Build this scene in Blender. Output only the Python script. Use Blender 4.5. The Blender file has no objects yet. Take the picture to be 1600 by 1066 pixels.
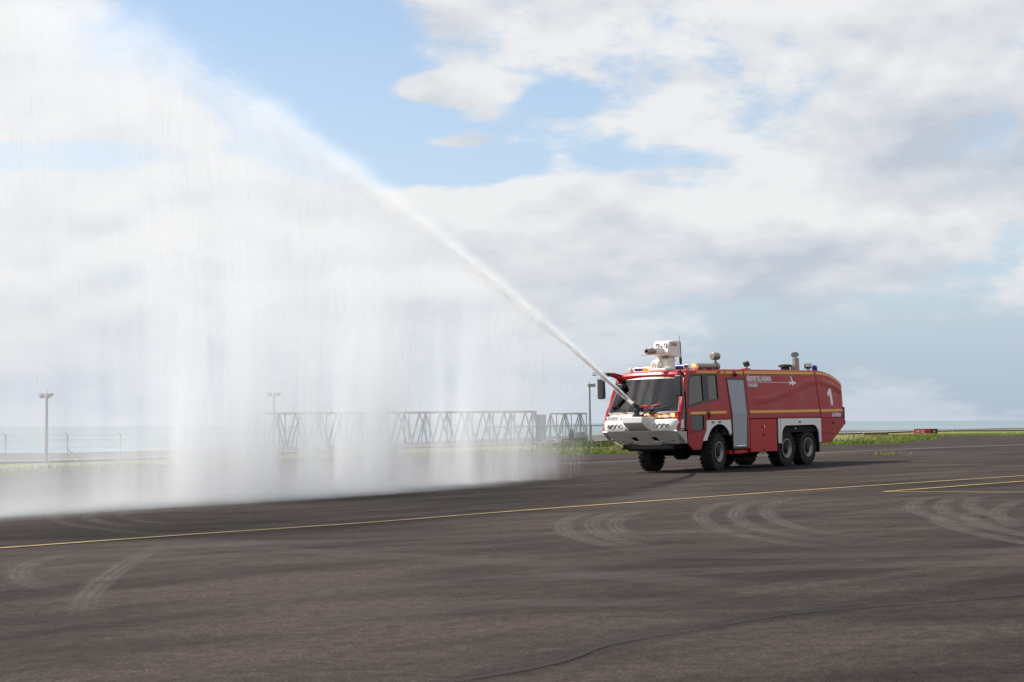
import bpy, bmesh, math, random
import numpy as np
from mathutils import Vector, Matrix, geometry
R = math.radians
random.seed(7)
rng = np.random.default_rng(7)
scene = bpy.context.scene
COL = scene.collection

# ------------------------------------------------------------------ camera
F_PX, W_PX = 2600.0, 1600.0
cam_d = bpy.data.cameras.new('camera'); cam = bpy.data.objects.new('camera', cam_d); COL.objects.link(cam)
cam_d.sensor_width = 36.0; cam_d.lens = 36.0 * F_PX / W_PX
cam_d.clip_start = 0.1; cam_d.clip_end = 60000
pitch, roll = math.atan(128.8 / F_PX), R(0.37)
fw = Vector((0, math.cos(pitch), math.sin(pitch))); up0 = Vector((0, -math.sin(pitch), math.cos(pitch))); r0 = Vector((1, 0, 0))
upv = up0 * math.cos(roll) + r0 * math.sin(roll); rt = r0 * math.cos(roll) - up0 * math.sin(roll)
cam.matrix_world = Matrix(((rt.x, upv.x, -fw.x, 0), (rt.y, upv.y, -fw.y, 0), (rt.z, upv.z, -fw.z, 1.65), (0, 0, 0, 1)))
scene.camera = cam

# ------------------------------------------------------------------ sun, sky, exposure
SUN_EL = R(48.2); sun_h = Vector((-0.975, 0.22, 0)).normalized()
sun_dir = Vector((sun_h.x * math.cos(SUN_EL), sun_h.y * math.cos(SUN_EL), math.sin(SUN_EL)))
sl = bpy.data.lights.new('sun', 'SUN'); sl.energy = 5.0; sl.angle = R(0.55); sl.color = (1.0, 0.955, 0.88)
so = bpy.data.objects.new('sun', sl); COL.objects.link(so); so.rotation_euler = sun_dir.to_track_quat('Z', 'Y').to_euler(); so.location = (-40, 10, 60)

class NT:
    """small helper round a node tree"""
    def __init__(s, tree): s.t = tree; s.n = tree.nodes; s.l = tree.links
    def node(s, typ, **kw):
        nd = s.n.new(typ)
        for k, v in kw.items(): setattr(nd, k, v)
        return nd
    def put(s, sock, v):
        if v is None: return
        if hasattr(v, 'is_output') or isinstance(v, bpy.types.NodeSocket): s.l.new(v, sock)
        else:
            try: sock.default_value = v
            except Exception: sock.default_value = (v[0], v[1], v[2], 1.0)
    def m(s, op, a, b=None, c=None, clamp=False):
        nd = s.node('ShaderNodeMath', operation=op); nd.use_clamp = clamp
        for i, v in enumerate((a, b, c)): s.put(nd.inputs[i], v)
        return nd.outputs[0]
    def add(s, a, b): return s.m('ADD', a, b)
    def sub(s, a, b): return s.m('SUBTRACT', a, b)
    def mul(s, a, b): return s.m('MULTIPLY', a, b)
    def div(s, a, b): return s.m('DIVIDE', a, b)
    def step(s, x, lo, hi, o0=0.0, o1=1.0):
        nd = s.node('ShaderNodeMapRange', interpolation_type='SMOOTHSTEP')
        for i, v in enumerate((x, lo, hi, o0, o1)): s.put(nd.inputs[i], v)
        return nd.outputs[0]
    def lin(s, x, lo, hi, o0=0.0, o1=1.0):
        nd = s.node('ShaderNodeMapRange'); nd.clamp = True
        for i, v in enumerate((x, lo, hi, o0, o1)): s.put(nd.inputs[i], v)
        return nd.outputs[0]
    def xyz(s, x, y, z):
        nd = s.node('ShaderNodeCombineXYZ')
        for i, v in enumerate((x, y, z)): s.put(nd.inputs[i], v)
        return nd.outputs[0]
    def sep(s, v):
        nd = s.node('ShaderNodeSeparateXYZ'); s.put(nd.inputs[0], v); return nd.outputs
    def noise(s, vec, scale=1, detail=2, rough=.5, dist=0.0, color=False, flat=False):
        nd = s.node('ShaderNodeTexNoise')
        if flat: nd.noise_dimensions = '2D'
        s.put(nd.inputs['Vector'], vec)
        nd.inputs['Scale'].default_value = scale; nd.inputs['Detail'].default_value = detail
        nd.inputs['Roughness'].default_value = rough; nd.inputs['Distortion'].default_value = dist
        return nd.outputs[1 if color else 0]
    def mix(s, f, a, b, blend='MIX'):
        nd = s.node('ShaderNodeMix', data_type='RGBA', blend_type=blend)
        s.put(nd.inputs[0], f); s.put(nd.inputs[6], a); s.put(nd.inputs[7], b)
        return nd.outputs[2]
    def gauss(s, x):                       # exp(-x^2)
        return s.m('POWER', 2.71828, s.mul(s.mul(x, x), -1.0))

world = bpy.data.worlds.new('World'); scene.world = world; world.use_nodes = True
world.cycles.sampling_method = 'MANUAL'; world.cycles.sample_map_resolution = 512
def build_sky():
    T = NT(world.node_tree); T.n.clear()
    out = T.node('ShaderNodeOutputWorld'); bg = T.node('ShaderNodeBackground')
    sky = T.node('ShaderNodeTexSky', sky_type='NISHITA', sun_disc=False)
    sky.sun_elevation = SUN_EL; sky.sun_rotation = math.atan2(sun_h.x, sun_h.y)
    sky.air_density = 1.0; sky.dust_density = 1.2; sky.ozone_density = 1.0; sky.altitude = 10
    tc = T.node('ShaderNodeTexCoord'); d = tc.outputs['Generated']
    x, y, z = T.sep(d)
    az = T.m('ARCTAN2', x, y); el = T.m('ARCSINE', z)
    # cloud field: fairly level banks, stretched sideways near the horizon
    flat = T.div(1.0, T.add(T.m('ABSOLUTE', z), .35))
    v1 = T.xyz(T.add(T.mul(az, 3.2), 1.7), T.mul(el, T.add(3.0, T.mul(flat, 2.6))), 0.37)
    n_big = T.noise(v1, 1.6, 2, .5, .25, flat=True)
    n_mid = T.noise(v1, 4.3, 5, .55, flat=True)
    n_fin = T.noise(v1, 15.0, 5, .62, flat=True)
    puff = T.add(T.add(T.mul(n_big, .50), T.mul(n_mid, .46)), T.mul(n_fin, .19)); puff = T.add(puff, .055)
    # openings and banks of this afternoon's sky: (azimuth, elevation, half width, half height, tilt, amount)
    holes = [(-.150, .236, .070, .036, 0, .34), (-.112, .198, .048, .040, -.5, .34), (-.062, .166, .070, .022, -.25, .34),
             (-.020, .150, .060, .016, -.1, .24),
             (.020, .196, .026, .011, -.2, .24), (.062, .160, .055, .011, -.2, .23), (.116, .136, .040, .011, -.3, .22),
             (-.290, .154, .080, .008, .12, .30), (.285, .095, .030, .022, .5, .17), (.25, .048, .13, .026, 0, .19),
             (.10, .014, .5, .022, 0, .05)]
    banks = [(-.040, .199, .040, .007, .1, .36), (-.042, .168, .045, .006, 0, .40), (.030, .160, .014, .006, 0, .20),
             (.132, .1195, .016, .006, .1, .26), (.10, .150, .02, .005, 0, .14), (-.01, .143, .07, .008, .05, .12), (.035, .131, .085, .016, 0, .20), (.16, .112, .10, .026, 0, .17), (-.04, .12, .07, .02, 0, .12)]
    pos = T.xyz(az, el, 0.0)
    def blob(acc, a, e, w, h, t, amt):
        mp = T.node('ShaderNodeMapping', vector_type='TEXTURE'); T.l.new(pos, mp.inputs[0])
        mp.inputs['Location'].default_value = (a, e, 0); mp.inputs['Rotation'].default_value = (0, 0, t * .5); mp.inputs['Scale'].default_value = (w * 1.75, h * 1.75, 1)
        gt = T.node('ShaderNodeTexGradient', gradient_type='SPHERICAL'); T.l.new(mp.outputs[0], gt.inputs[0])
        return T.m('MULTIPLY_ADD', gt.outputs['Fac'], amt * 1.55, acc)
    cov = 0.0
    for q in holes: cov = blob(cov, *q[:5], -q[5])
    for q in banks: cov = blob(cov, *q)
    dens = T.sub(T.add(puff, cov), T.step(el, .30, .95, 0, .15))           # broken cloud: gaps open up overhead
    mask = T.step(dens, .38, .59)
    mask = T.mul(mask, .97)
    # light and grey parts inside the cloud
    v2 = T.xyz(T.add(T.mul(az, 3.2), 1.7), T.mul(T.add(el, .012), T.add(3.0, T.mul(flat, 2.6))), 0.37)
    thick = T.noise(T.xyz(T.mul(az, 4.0), T.mul(el, 9.5), 3.1), 1.25, 3, .5, .3, flat=True)
    up_mid = T.noise(v2, 4.3, 3, .55, flat=True)
    shade = T.add(T.mul(T.sub(thick, .5), 1.7), T.mul(T.sub(up_mid, n_mid), 1.3))
    greys = [(.27, .17, .15, .11, .34), (.055, .110, .05, .028, .42), (.14, .080, .085, .022, .40), (.05, .262, .06, .012, .45),
             (-.16, .125, .11, .014, .26), (-.30, .236, .05, .03, .25), (.10, .205, .07, .010, .22)]
    for a, e, w, h, amt in greys: shade = blob(shade, a, e, w, h, 0, amt)
    sh = T.lin(shade, -.10, .85)
    ccol = T.mix(sh, (.85, .855, .86, 1), (.53, .58, .66, 1))
    low = T.step(el, .0, .11)                                        # air near the horizon greys the far banks
    ccol = T.mix(low, T.mix(.75, ccol, (.50, .58, .68, 1)), ccol)
    blue = T.node('ShaderNodeVectorMath', operation='SCALE'); T.l.new(sky.outputs[0], blue.inputs[0]); blue.inputs['Scale'].default_value = .165
    bcol = T.mix(T.mul(T.step(el, -.02, .40, 1, 0), .55), blue.outputs[0], (.56, .68, .84, 1))
    bcol = T.mix(T.mul(T.step(el, .0, .14, 1, 0), .8), bcol, (.41, .51, .63, 1))
    col = T.mix(mask, bcol, ccol)
    bg.inputs['Strength'].default_value = 0.625
    T.l.new(col, bg.inputs[0]); T.l.new(bg.outputs[0], out.inputs[0])
build_sky()
scene.view_settings.view_transform = 'Standard'; scene.view_settings.look = 'None'
scene.view_settings.exposure = 0.70; scene.view_settings.gamma = 1.0
scene.render.engine = 'CYCLES'
cy = scene.cycles
cy.max_bounces = 8; cy.diffuse_bounces = 3; cy.glossy_bounces = 3; cy.transmission_bounces = 4; cy.volume_bounces = 2
cy.transparent_max_bounces = 16; cy.use_denoising = True; cy.caustics_reflective = False; cy.caustics_refractive = False
cy.sample_clamp_indirect = 6.0

# ------------------------------------------------------------------ helpers
def mat(name, color, rough=.6, metal=0.0, spec=.5, coat=0.0, var=0.0, vscale=3.0, bump=0.0, bscale=20.0, emit=None, alpha_t=None):
    m = bpy.data.materials.new(name); m.use_nodes = True
    T = NT(m.node_tree); b = T.n['Principled BSDF']
    b.inputs['Roughness'].default_value = rough; b.inputs['Metallic'].default_value = metal
    b.inputs['Specular IOR Level'].default_value = spec; b.inputs['Coat Weight'].default_value = coat; b.inputs['Coat Roughness'].default_value = .08
    c4 = (*color, 1)
    if var > 0:
        tc = T.node('ShaderNodeTexCoord').outputs['Object']
        n = T.noise(tc, vscale, 6, .6, .3)
        f = T.lin(n, .3, .7)
        dark = tuple(c * (1 - var) for c in color) + (1,); light = tuple(min(1, c * (1 + var * .8)) for c in color) + (1,)
        T.l.new(T.mix(f, dark, light), b.inputs['Base Color'])
        T.l.new(T.lin(n, .3, .7, max(.02, rough - .1), min(1, rough + .12)), b.inputs['Roughness'])
    else: b.inputs['Base Color'].default_value = c4
    if bump > 0:
        tc = T.node('ShaderNodeTexCoord').outputs['Object']
        bn = T.node('ShaderNodeBump'); bn.inputs['Strength'].default_value = bump; bn.inputs['Distance'].default_value = .02
        T.l.new(T.noise(tc, bscale, 4, .6), bn.inputs['Height']); T.l.new(bn.outputs[0], b.inputs['Normal'])
    if emit:
        b.inputs['Emission Color'].default_value = (*emit[0], 1); b.inputs['Emission Strength'].default_value = emit[1]
    return m

def glass_mat(name, tint, refl=1.0):
    m = bpy.data.materials.new(name); m.use_nodes = True; T = NT(m.node_tree); T.n.clear()
    out = T.node('ShaderNodeOutputMaterial'); tr = T.node('ShaderNodeBsdfTransparent'); tr.inputs[0].default_value = (*tint, 1)
    gl = T.node('ShaderNodeBsdfGlossy'); gl.inputs['Roughness'].default_value = .03
    fr = T.node('ShaderNodeFresnel'); fr.inputs['IOR'].default_value = 1.52
    mx = T.node('ShaderNodeMixShader')
    T.l.new(T.m('MULTIPLY', fr.outputs[0], refl, clamp=True), mx.inputs[0]); T.l.new(tr.outputs[0], mx.inputs[1]); T.l.new(gl.outputs[0], mx.inputs[2])
    T.l.new(mx.outputs[0], out.inputs[0]); return m

class MB:
    def __init__(s): s.v = []; s.f = []; s.mi = []; s.cur = 0
    def addv(s, pts): i = len(s.v); s.v += [tuple(p) for p in pts]; return i
    def face(s, idx): s.f.append(tuple(idx)); s.mi.append(s.cur)
    def poly(s, pts): i = s.addv(pts); s.face(range(i, i + len(pts)))
    def hexa(s, p):            # 8 points: bottom 4 ccw, top 4 ccw
        i = s.addv(p)
        for q in ((3, 2, 1, 0), (4, 5, 6, 7), (0, 1, 5, 4), (1, 2, 6, 5), (2, 3, 7, 6), (3, 0, 4, 7)): s.face([i + k for k in q])
    def box(s, c, d, M=None):
        x, y, z = d[0] / 2, d[1] / 2, d[2] / 2
        P = [Vector(q) for q in ((-x, -y, -z), (x, -y, -z), (x, y, -z), (-x, y, -z), (-x, -y, z), (x, -y, z), (x, y, z), (-x, y, z))]
        if M is not None: P = [M @ q for q in P]
        s.hexa([q + Vector(c) for q in P])
    def rings(s, rings, cap0=True, cap1=True, closed=True):
        n = len(rings[0]); base = [s.addv(r) for r in rings]
        for a, b in zip(base[:-1], base[1:]):
            for k in range(n if closed else n - 1):
                k2 = (k + 1) % n; s.face((a + k, a + k2, b + k2, b + k))
        if cap0: s.face([base[0] + k for k in range(n)][::-1])
        if cap1: s.face([base[-1] + k for k in range(n)])
    def tube(s, pts, r, seg=10, caps=True):
        pts = [Vector(p) for p in pts]; rs = r if isinstance(r, (list, tuple)) else [r] * len(pts)
        t0 = (pts[1] - pts[0]).normalized(); u = t0.orthogonal().normalized(); out = []
        for i, p in enumerate(pts):
            if i == 0: t = t0
            elif i == len(pts) - 1: t = (pts[-1] - pts[-2]).normalized()
            else: t = ((pts[i] - pts[i - 1]).normalized() + (pts[i + 1] - pts[i]).normalized()).normalized()
            u = (u - t * u.dot(t)).normalized(); w = t.cross(u)
            out.append([p + (u * math.cos(2 * math.pi * k / seg) + w * math.sin(2 * math.pi * k / seg)) * rs[i] for k in range(seg)])
        s.rings(out, caps, caps)
    def lathe(s, prof, origin, axis, seg=24, caps=True):       # prof: (along, radius)
        ax = Vector(axis).normalized(); u = ax.orthogonal().normalized(); w = ax.cross(u); o = Vector(origin)
        s.rings([[o + ax * a + (u * math.cos(2 * math.pi * k / seg) + w * math.sin(2 * math.pi * k / seg)) * max(r, 1e-4) for k in range(seg)] for a, r in prof], caps, caps)
    def panel(s, outer, holes, fn, thick, creases=()):
        """flat outline with openings, mapped by fn(u, v, offset) and given thickness"""
        allp = []; edges = []
        for lp in [outer] + list(holes):
            i = len(allp); allp += [Vector(p) for p in lp]; n = len(lp)
            edges += [(i + k, i + (k + 1) % n) for k in range(n)]
        us = [p[0] for p in outer]
        for cz in creases:
            i = len(allp); allp += [Vector((min(us) - 1, cz)), Vector((max(us) + 1, cz))]; edges.append((i, i + 1))
        vs, es, fs, *_ = geometry.delaunay_2d_cdt(allp, edges, [], 0, 1e-5)
        def inside(p, lp):
            r = False; n = len(lp)
            for k in range(n):
                a, b = lp[k], lp[(k + 1) % n]
                if (a[1] > p[1]) != (b[1] > p[1]) and p[0] < (b[0] - a[0]) * (p[1] - a[1]) / (b[1] - a[1]) + a[0]: r = not r
            return r
        tris = []
        for f in fs:
            c = [sum(vs[k][j] for k in f) / len(f) for j in (0, 1)]
            if inside(c, outer) and not any(inside(c, h) for h in holes): tris.append(tuple(f))
        a = s.addv([fn(p[0], p[1], 0.0) for p in vs]); b = s.addv([fn(p[0], p[1], -thick) for p in vs])
        cnt = {}
        for f in tris:
            s.face([a + k for k in f]); s.face([b + k for k in reversed(f)])
            for k in range(len(f)): e = (f[k], f[(k + 1) % len(f)]); cnt[e] = 1
        for (i, j) in cnt:
            if (j, i) not in cnt: s.face((a + j, a + i, b + i, b + j))
    def build(s, name, m, parent=None, bevel=0.0, smooth=35, seg=2):
        me = bpy.data.meshes.new(name); me.from_pydata(s.v, [], s.f)
        ms = m if isinstance(m, (list, tuple)) else [m]
        for q in ms: me.materials.append(q)
        if len(ms) > 1: me.polygons.foreach_set('material_index', s.mi)
        bm = bmesh.new(); bm.from_mesh(me)
        bmesh.ops.remove_doubles(bm, verts=bm.verts, dist=1e-5)
        loose = [v for v in bm.verts if not v.link_faces]
        bmesh.ops.delete(bm, geom=loose, context='VERTS')
        bmesh.ops.recalc_face_normals(bm, faces=bm.faces)
        bm.to_mesh(me); bm.free()
        if smooth:
            me.polygons.foreach_set('use_smooth', [True] * len(me.polygons)); me.set_sharp_from_angle(angle=R(smooth))
        o = bpy.data.objects.new(name, me); COL.objects.link(o)
        if parent is not None: o.parent = parent
        if bevel > 0:
            md = o.modifiers.new('bevel', 'BEVEL'); md.width = bevel; md.segments = seg; md.limit_method = 'ANGLE'; md.angle_limit = R(40)
        return o

def tag(o, label=None, cat=None, group=None, kind=None):
    if label: o['label'] = label
    if cat: o['category'] = cat
    if group: o['group'] = group
    if kind: o['kind'] = kind
    return o
def empty(name, loc=(0, 0, 0), parent=None):
    o = bpy.data.objects.new(name, None); COL.objects.link(o); o.location = loc; o.empty_display_size = .3
    if parent is not None: o.parent = parent
    return o
def text_mesh(name, body, m, parent, place, size, xscale=1.0, spacing=1.0, extrude=0.0, heavy=0.0):
    """lettering as real flat mesh; place(u, v) maps text units to a point"""
    cu = bpy.data.curves.new(name, 'FONT'); cu.body = body; cu.size = size; cu.space_character = spacing; cu.resolution_u = 3; cu.offset = heavy
    tmp = bpy.data.objects.new(name, cu); COL.objects.link(tmp)
    bpy.context.view_layer.update()
    me = bpy.data.meshes.new_from_object(tmp.evaluated_get(bpy.context.evaluated_depsgraph_get()))
    COL.objects.unlink(tmp); bpy.data.objects.remove(tmp)
    for v in me.vertices: v.co = Vector(place(v.co.x * xscale, v.co.y))
    me.materials.clear(); me.materials.append(m); me.name = name
    o = bpy.data.objects.new(name, me); COL.objects.link(o); o.parent = parent
    return o

# ------------------------------------------------------------------ lie of the land
def sxx(x):
    a = np.abs(x); return np.sign(x) * np.where(a < 16, a, 16 + 8 * (1 - np.exp(-(np.maximum(a, 16) - 16) / 8)))
def G(x, y):
    x = np.asarray(x, float); y = np.asarray(y, float)
    return .0174 * sxx(x) - .0018 * np.minimum(y, 90)
def g1(x, y): return float(G(x, y))
SH = [(-1500, -700), (-400, -40), (-150, 100), (-45, 143), (-28, 153), (12, 240), (50, 250), (62, 250), (98, 318), (250, 470), (600, 760), (1500, 1300)]
def shore(x): return np.interp(x, [p[0] for p in SH], [p[1] for p in SH])
ED = [(-400, -330), (-100, -80), (-45, 15), (-30, 52), (-22.3, 72.7), (-20, 77.1), (-18.2, 82), (-16.5, 84.2), (-8, 89.5), (0, 92.8), (2.5, 92.3), (5.7, 93.4), (20.2, 105.7), (25.7, 109.7), (31, 124),
      (33.4, 131), (38.3, 149.2), (46.9, 152.7), (80, 168), (160, 205), (600, 400)]
def apron_edge(x): return np.interp(x, [p[0] for p in ED], [p[1] for p in ED])

def grid_obj(name, xs, rows, ymap, zfn, m, kind='structure'):
    nx, ny = len(xs), rows
    V = []
    for j in range(ny):
        for i in range(nx): x, y = ymap(xs[i], j / (ny - 1)); V.append((x, y, zfn(x, y)))
    Fc = [(j * nx + i, j * nx + i + 1, (j + 1) * nx + i + 1, (j + 1) * nx + i) for j in range(ny - 1) for i in range(nx - 1)]
    me = bpy.data.meshes.new(name); me.from_pydata(V, [], Fc); me.materials.append(m)
    me.polygons.foreach_set('use_smooth', [True] * len(me.polygons))
    o = bpy.data.objects.new(name, me); COL.objects.link(o); o['kind'] = kind; return o

# ---- ground materials
def asphalt_mat(name, c_dark, c_light, wet=False):
    m = bpy.data.materials.new(name); m.use_nodes = True; T = NT(m.node_tree); b = T.n['Principled BSDF']
    P = T.node('ShaderNodeTexCoord').outputs['Object']; x, y, z = T.sep(P)
    c, s_ = math.cos(R(43)), math.sin(R(43))
    u = T.add(T.mul(x, c), T.mul(y, s_)); v = T.sub(T.mul(y, c), T.mul(x, s_))
    st = T.noise(T.xyz(T.mul(u, .10), T.mul(v, .75), 0), 1.0, 5, .62, .4, flat=True)          # paving lanes and dragged rubber
    bl = T.noise(P, .16, 4, .55, .5, flat=True)                                               # broad weathering
    st2 = T.noise(T.xyz(T.mul(x, .25), T.mul(y, .9), 2), 1.0, 5, .65, flat=True)
    gr = T.noise(P, 95, 2, .7, flat=True); gr2 = T.noise(P, 28, 3, .65, flat=True)
    f = T.add(T.add(T.mul(st, .42), T.mul(bl, .32)), T.mul(st2, .30))
    base = T.mix(T.lin(f, .40, .62), (*c_dark, 1), (*c_light, 1))
    gr3 = T.noise(P, 6.5, 4, .7, flat=True)
    stone = T.mul(T.lin(T.add(T.mul(gr, .6), T.mul(gr2, .4)), .38, .64, .45, 1.60), T.lin(gr3, .3, .7, .72, 1.30))
    hsv = T.node('ShaderNodeVectorMath', operation='SCALE'); T.l.new(base, hsv.inputs[0]); T.l.new(stone, hsv.inputs['Scale'])
    vo = T.node('ShaderNodeTexVoronoi'); T.l.new(P, vo.inputs['Vector']); vo.inputs['Scale'].default_value = 1.7
    chip = T.lin(vo.outputs['Distance'], .010, .018, 1, 0)
    col = T.mix(T.mul(chip, .5), hsv.outputs[0], (.24, .21, .19, 1))
    T.l.new(col, b.inputs['Base Color'])
    b.inputs['Roughness'].default_value = .95; b.inputs['Specular IOR Level'].default_value = .10
    bn = T.node('ShaderNodeBump'); bn.inputs['Strength'].default_value = .55; bn.inputs['Distance'].default_value = .012
    T.l.new(T.add(T.mul(gr, .5), gr2), bn.inputs['Height']); T.l.new(bn.outputs[0], b.inputs['Normal'])
    return m
M_asphalt = asphalt_mat('asphalt', (.0175, .0131, .0116), (.046, .0354, .0318))
M_runway = asphalt_mat('runway_asphalt', (.075, .066, .064), (.11, .098, .095))
def field_mat():
    m = bpy.data.materials.new('field_grass'); m.use_nodes = True; T = NT(m.node_tree); b = T.n['Principled BSDF']
    P = T.node('ShaderNodeTexCoord').outputs['Object']; x, y, z = T.sep(P)
    n1 = T.noise(P, .11, 5, .6, .6); n2 = T.noise(P, 1.3, 5, .65, .3); n3 = T.noise(P, 9, 3, .6)
    f = T.lin(T.add(T.mul(n1, .6), T.mul(n2, .4)), .38, .62)
    c = T.mix(f, (.17, .15, .070, 1), (.095, .135, .030, 1))
    c = T.mix(T.mul(T.lin(n3, .45, .7), .35), c, (.22, .20, .10, 1))
    T.l.new(c, b.inputs['Base Color']); b.inputs['Roughness'].default_value = .95; b.inputs['Specular IOR Level'].default_value = .1
    bn = T.node('ShaderNodeBump'); bn.inputs['Strength'].default_value = .9; bn.inputs['Distance'].default_value = .165
    T.l.new(n2, bn.inputs['Height']); T.l.new(bn.outputs[0], b.inputs['Normal']); return m
M_field = field_mat()

# ---- base land: field behind the apron, falling to the sea
def land_z(x, y):
    d = y - shore(x)
    drop = np.clip((d + 4) / 22, 0, 1); drop = drop * drop * (3 - 2 * drop)
    lump = .10 * math.sin(x * .11 + y * .07) * (1 if y > apron_edge(x) + 8 else 0)
    return float(G(x, y)) - .035 + (lump if d < -8 else 0) * .6 - 7.0 * float(drop)
xs = np.concatenate([np.linspace(-1500, -120, 24)[:-1], np.linspace(-120, 140, 105), np.linspace(140, 1500, 24)[1:]])
def land_map(x, t):
    # rows: dense between the apron edge and the shore
    s_ = float(shore(x)); e = min(float(apron_edge(x)) - 6, s_ - 30)
    if t < .12: return x, -1500 + (e + 1500) * t / .12
    if t < .86: return x, e + (s_ - 6 - e) * (t - .12) / .74
    return x, s_ - 6 + 36 * (t - .86) / .14
ground = grid_obj('ground', xs, 110, land_map, land_z, M_field)
tag(ground, 'field of dry and green grass between apron and sea')

# ---- apron
axs = np.concatenate([np.linspace(-400, -60, 30)[:-1], np.linspace(-60, 90, 151), np.linspace(90, 600, 40)[1:]])
apron = grid_obj('apron', axs, 90, lambda x, t: (x, -400 + (float(apron_edge(x)) + 400) * (1 - (1 - t) ** 1.7)), lambda x, y: g1(x, y), M_asphalt)
tag(apron, 'wide dark brown asphalt airport apron with scuffed tyre marks')

def ribbon(name, pts, width, m, parent, off, step=.6, taper=0.0, uvw=True):
    P = [Vector((p[0], p[1], 0)) for p in pts]
    # Catmull-Rom
    Q = []
    for i in range(len(P) - 1):
        p0 = P[max(i - 1, 0)]; p1 = P[i]; p2 = P[i + 1]; p3 = P[min(i + 2, len(P) - 1)]
        n = max(2, int((p2 - p1).length / step))
        for k in range(n):
            t = k / n; Q.append(.5 * ((2 * p1) + (p2 - p0) * t + (2 * p0 - 5 * p1 + 4 * p2 - p3) * t * t + (3 * p1 - p0 - 3 * p2 + p3) * t ** 3))
    Q.append(P[-1])
    V = []; Fc = []; uv = []; fd = []; L = 0
    NW = 2 if width < 1.5 else 6
    for i, q in enumerate(Q):
        t = (Q[min(i + 1, len(Q) - 1)] - Q[max(i - 1, 0)]).normalized(); nrm = Vector((-t.y, t.x, 0))
        if i: L += (q - Q[i - 1]).length
        e = 1.0
        if taper: e = min(1, (i + .3) / (len(Q) * taper), (len(Q) - i - .7) / (len(Q) * taper))
        for k in range(NW):
            a = (k / (NW - 1) - .5) * width; fd.append((max(0.0, e), 0)); p = q + nrm * a; V.append((p.x, p.y, g1(p.x, p.y) + off)); uv.append((L, k / (NW - 1)))
    for i in range(len(Q) - 1):
        for k in range(NW - 1): Fc.append((i * NW + k, i * NW + k + 1, (i + 1) * NW + k + 1, (i + 1) * NW + k))
    me = bpy.data.meshes.new(name); me.from_pydata(V, [], Fc); me.materials.append(m)
    ul = me.uv_layers.new(name='run')
    for lp in me.loops: ul.data[lp.index].uv = uv[lp.vertex_index]
    u2 = me.uv_layers.new(name='fade')
    for lp in me.loops: u2.data[lp.index].uv = fd[lp.vertex_index]
    bm = bmesh.new(); bm.from_mesh(me); bmesh.ops.recalc_face_normals(bm, faces=bm.faces)
    if bm.faces and sum(f.normal.z for f in bm.faces) < 0: bmesh.ops.reverse_faces(bm, faces=bm.faces)
    bm.to_mesh(me); bm.free()
    o = bpy.data.objects.new(name, me); COL.objects.link(o); o.parent = parent; return o

def worn_paint(name, color, wear=.5):
    m = bpy.data.materials.new(name); m.use_nodes = True; T = NT(m.node_tree); b = T.n['Principled BSDF']
    P = T.node('ShaderNodeTexCoord').outputs['Object']
    n = T.add(T.mul(T.noise(P, 6, 5, .7), .6), T.mul(T.noise(P, .5, 3, .6), .4))
    T.l.new(T.mix(T.lin(n, .36, .66), (*color, 1), tuple(c * (1 - wear) + .05 * wear for c in color) + (1,)), b.inputs['Base Color'])
    b.inputs['Roughness'].default_value = .75; return m
def mark_mat(name, color, strength, tread=True):
    m = bpy.data.materials.new(name); m.use_nodes = True; T = NT(m.node_tree); b = T.n['Principled BSDF']; out = T.n['Material Output']
    uvn = T.node('ShaderNodeUVMap', uv_map='run'); u, v, _ = T.sep(uvn.outputs[0])
    P = T.node('ShaderNodeTexCoord').outputs['Object']
    edge = T.mul(T.step(v, 0, .30), T.step(v, .70, 1, 1, 0))
    n = T.lin(T.noise(P, 1.1, 4, .6), .28, .55, .25, 1)
    fdn = T.sep(T.node('ShaderNodeUVMap', uv_map='fade').outputs[0])[0]
    fac = T.mul(T.mul(T.mul(edge, n), T.step(fdn, 0, 1)), strength)
    if tread:
        saw = T.m('SINE', T.add(T.mul(u, 2 * math.pi / .34), T.mul(v, 5.0)))
        grooves = T.m('SINE', T.mul(v, 2 * math.pi * 4.0))
        fac = T.mul(fac, T.mul(T.lin(saw, -.5, .5, .80, 1.0), T.lin(grooves, -.8, .4, .60, 1)))
    fac = T.mul(fac, T.lin(T.noise(P, 30, 2, .6), .3, .6, .5, 1))
    b.inputs['Base Color'].default_value = (*color, 1); b.inputs['Roughness'].default_value = .85; b.inputs['Specular IOR Level'].default_value = .25
    tr = T.node('ShaderNodeBsdfTransparent'); mx = T.node('ShaderNodeMixShader')
    T.l.new(fac, mx.inputs[0]); T.l.new(tr.outputs[0], mx.inputs[1]); T.l.new(b.outputs[0], mx.inputs[2]); T.l.new(mx.outputs[0], out.inputs[0]); return m
M_yel_line = worn_paint('worn_yellow_line', (.36, .265, .075), .6); M_wh_line = worn_paint('worn_white_line', (.30, .28, .27), .6)
M_mark = mark_mat('pale_tyre_scrub', (.092, .077, .070), .66); M_mark2 = mark_mat('faint_tyre_scrub', (.085, .071, .065), .30, False)
M_dark = mark_mat('tar_joint', (.018, .016, .016), .7, False)
ribbon('yellow_line', [(-14.5, 18.9), (-7.71, 25.12), (-5.26, 27.39), (-2.57, 29.63), (-.02, 32.36), (2.66, 34.98), (7.19, 39.2), (13.66, 44.6), (22, 51.5), (40, 66)], .15, M_yel_line, apron, .0135, 1.5)
ribbon('yellow_line', [(8.22, 37.05), (12.56, 41.0), (22, 49.4), (34, 60)], .14, M_yel_line, apron, .0125, 1.5)
ribbon('yellow_line', [(8.22, 37.05), (10.76, 35.16), (15, 32)], .11, M_yel_line, apron, .0115, 1.5)
ribbon('white_line', [(-22, 59), (-12.55, 63.6), (-6.5, 66.6), (-4.14, 68.0), (1.26, 71.2), (15.7, 82.1), (29.6, 96.5), (45, 110)], .22, M_wh_line, apron, .006, 2)
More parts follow.
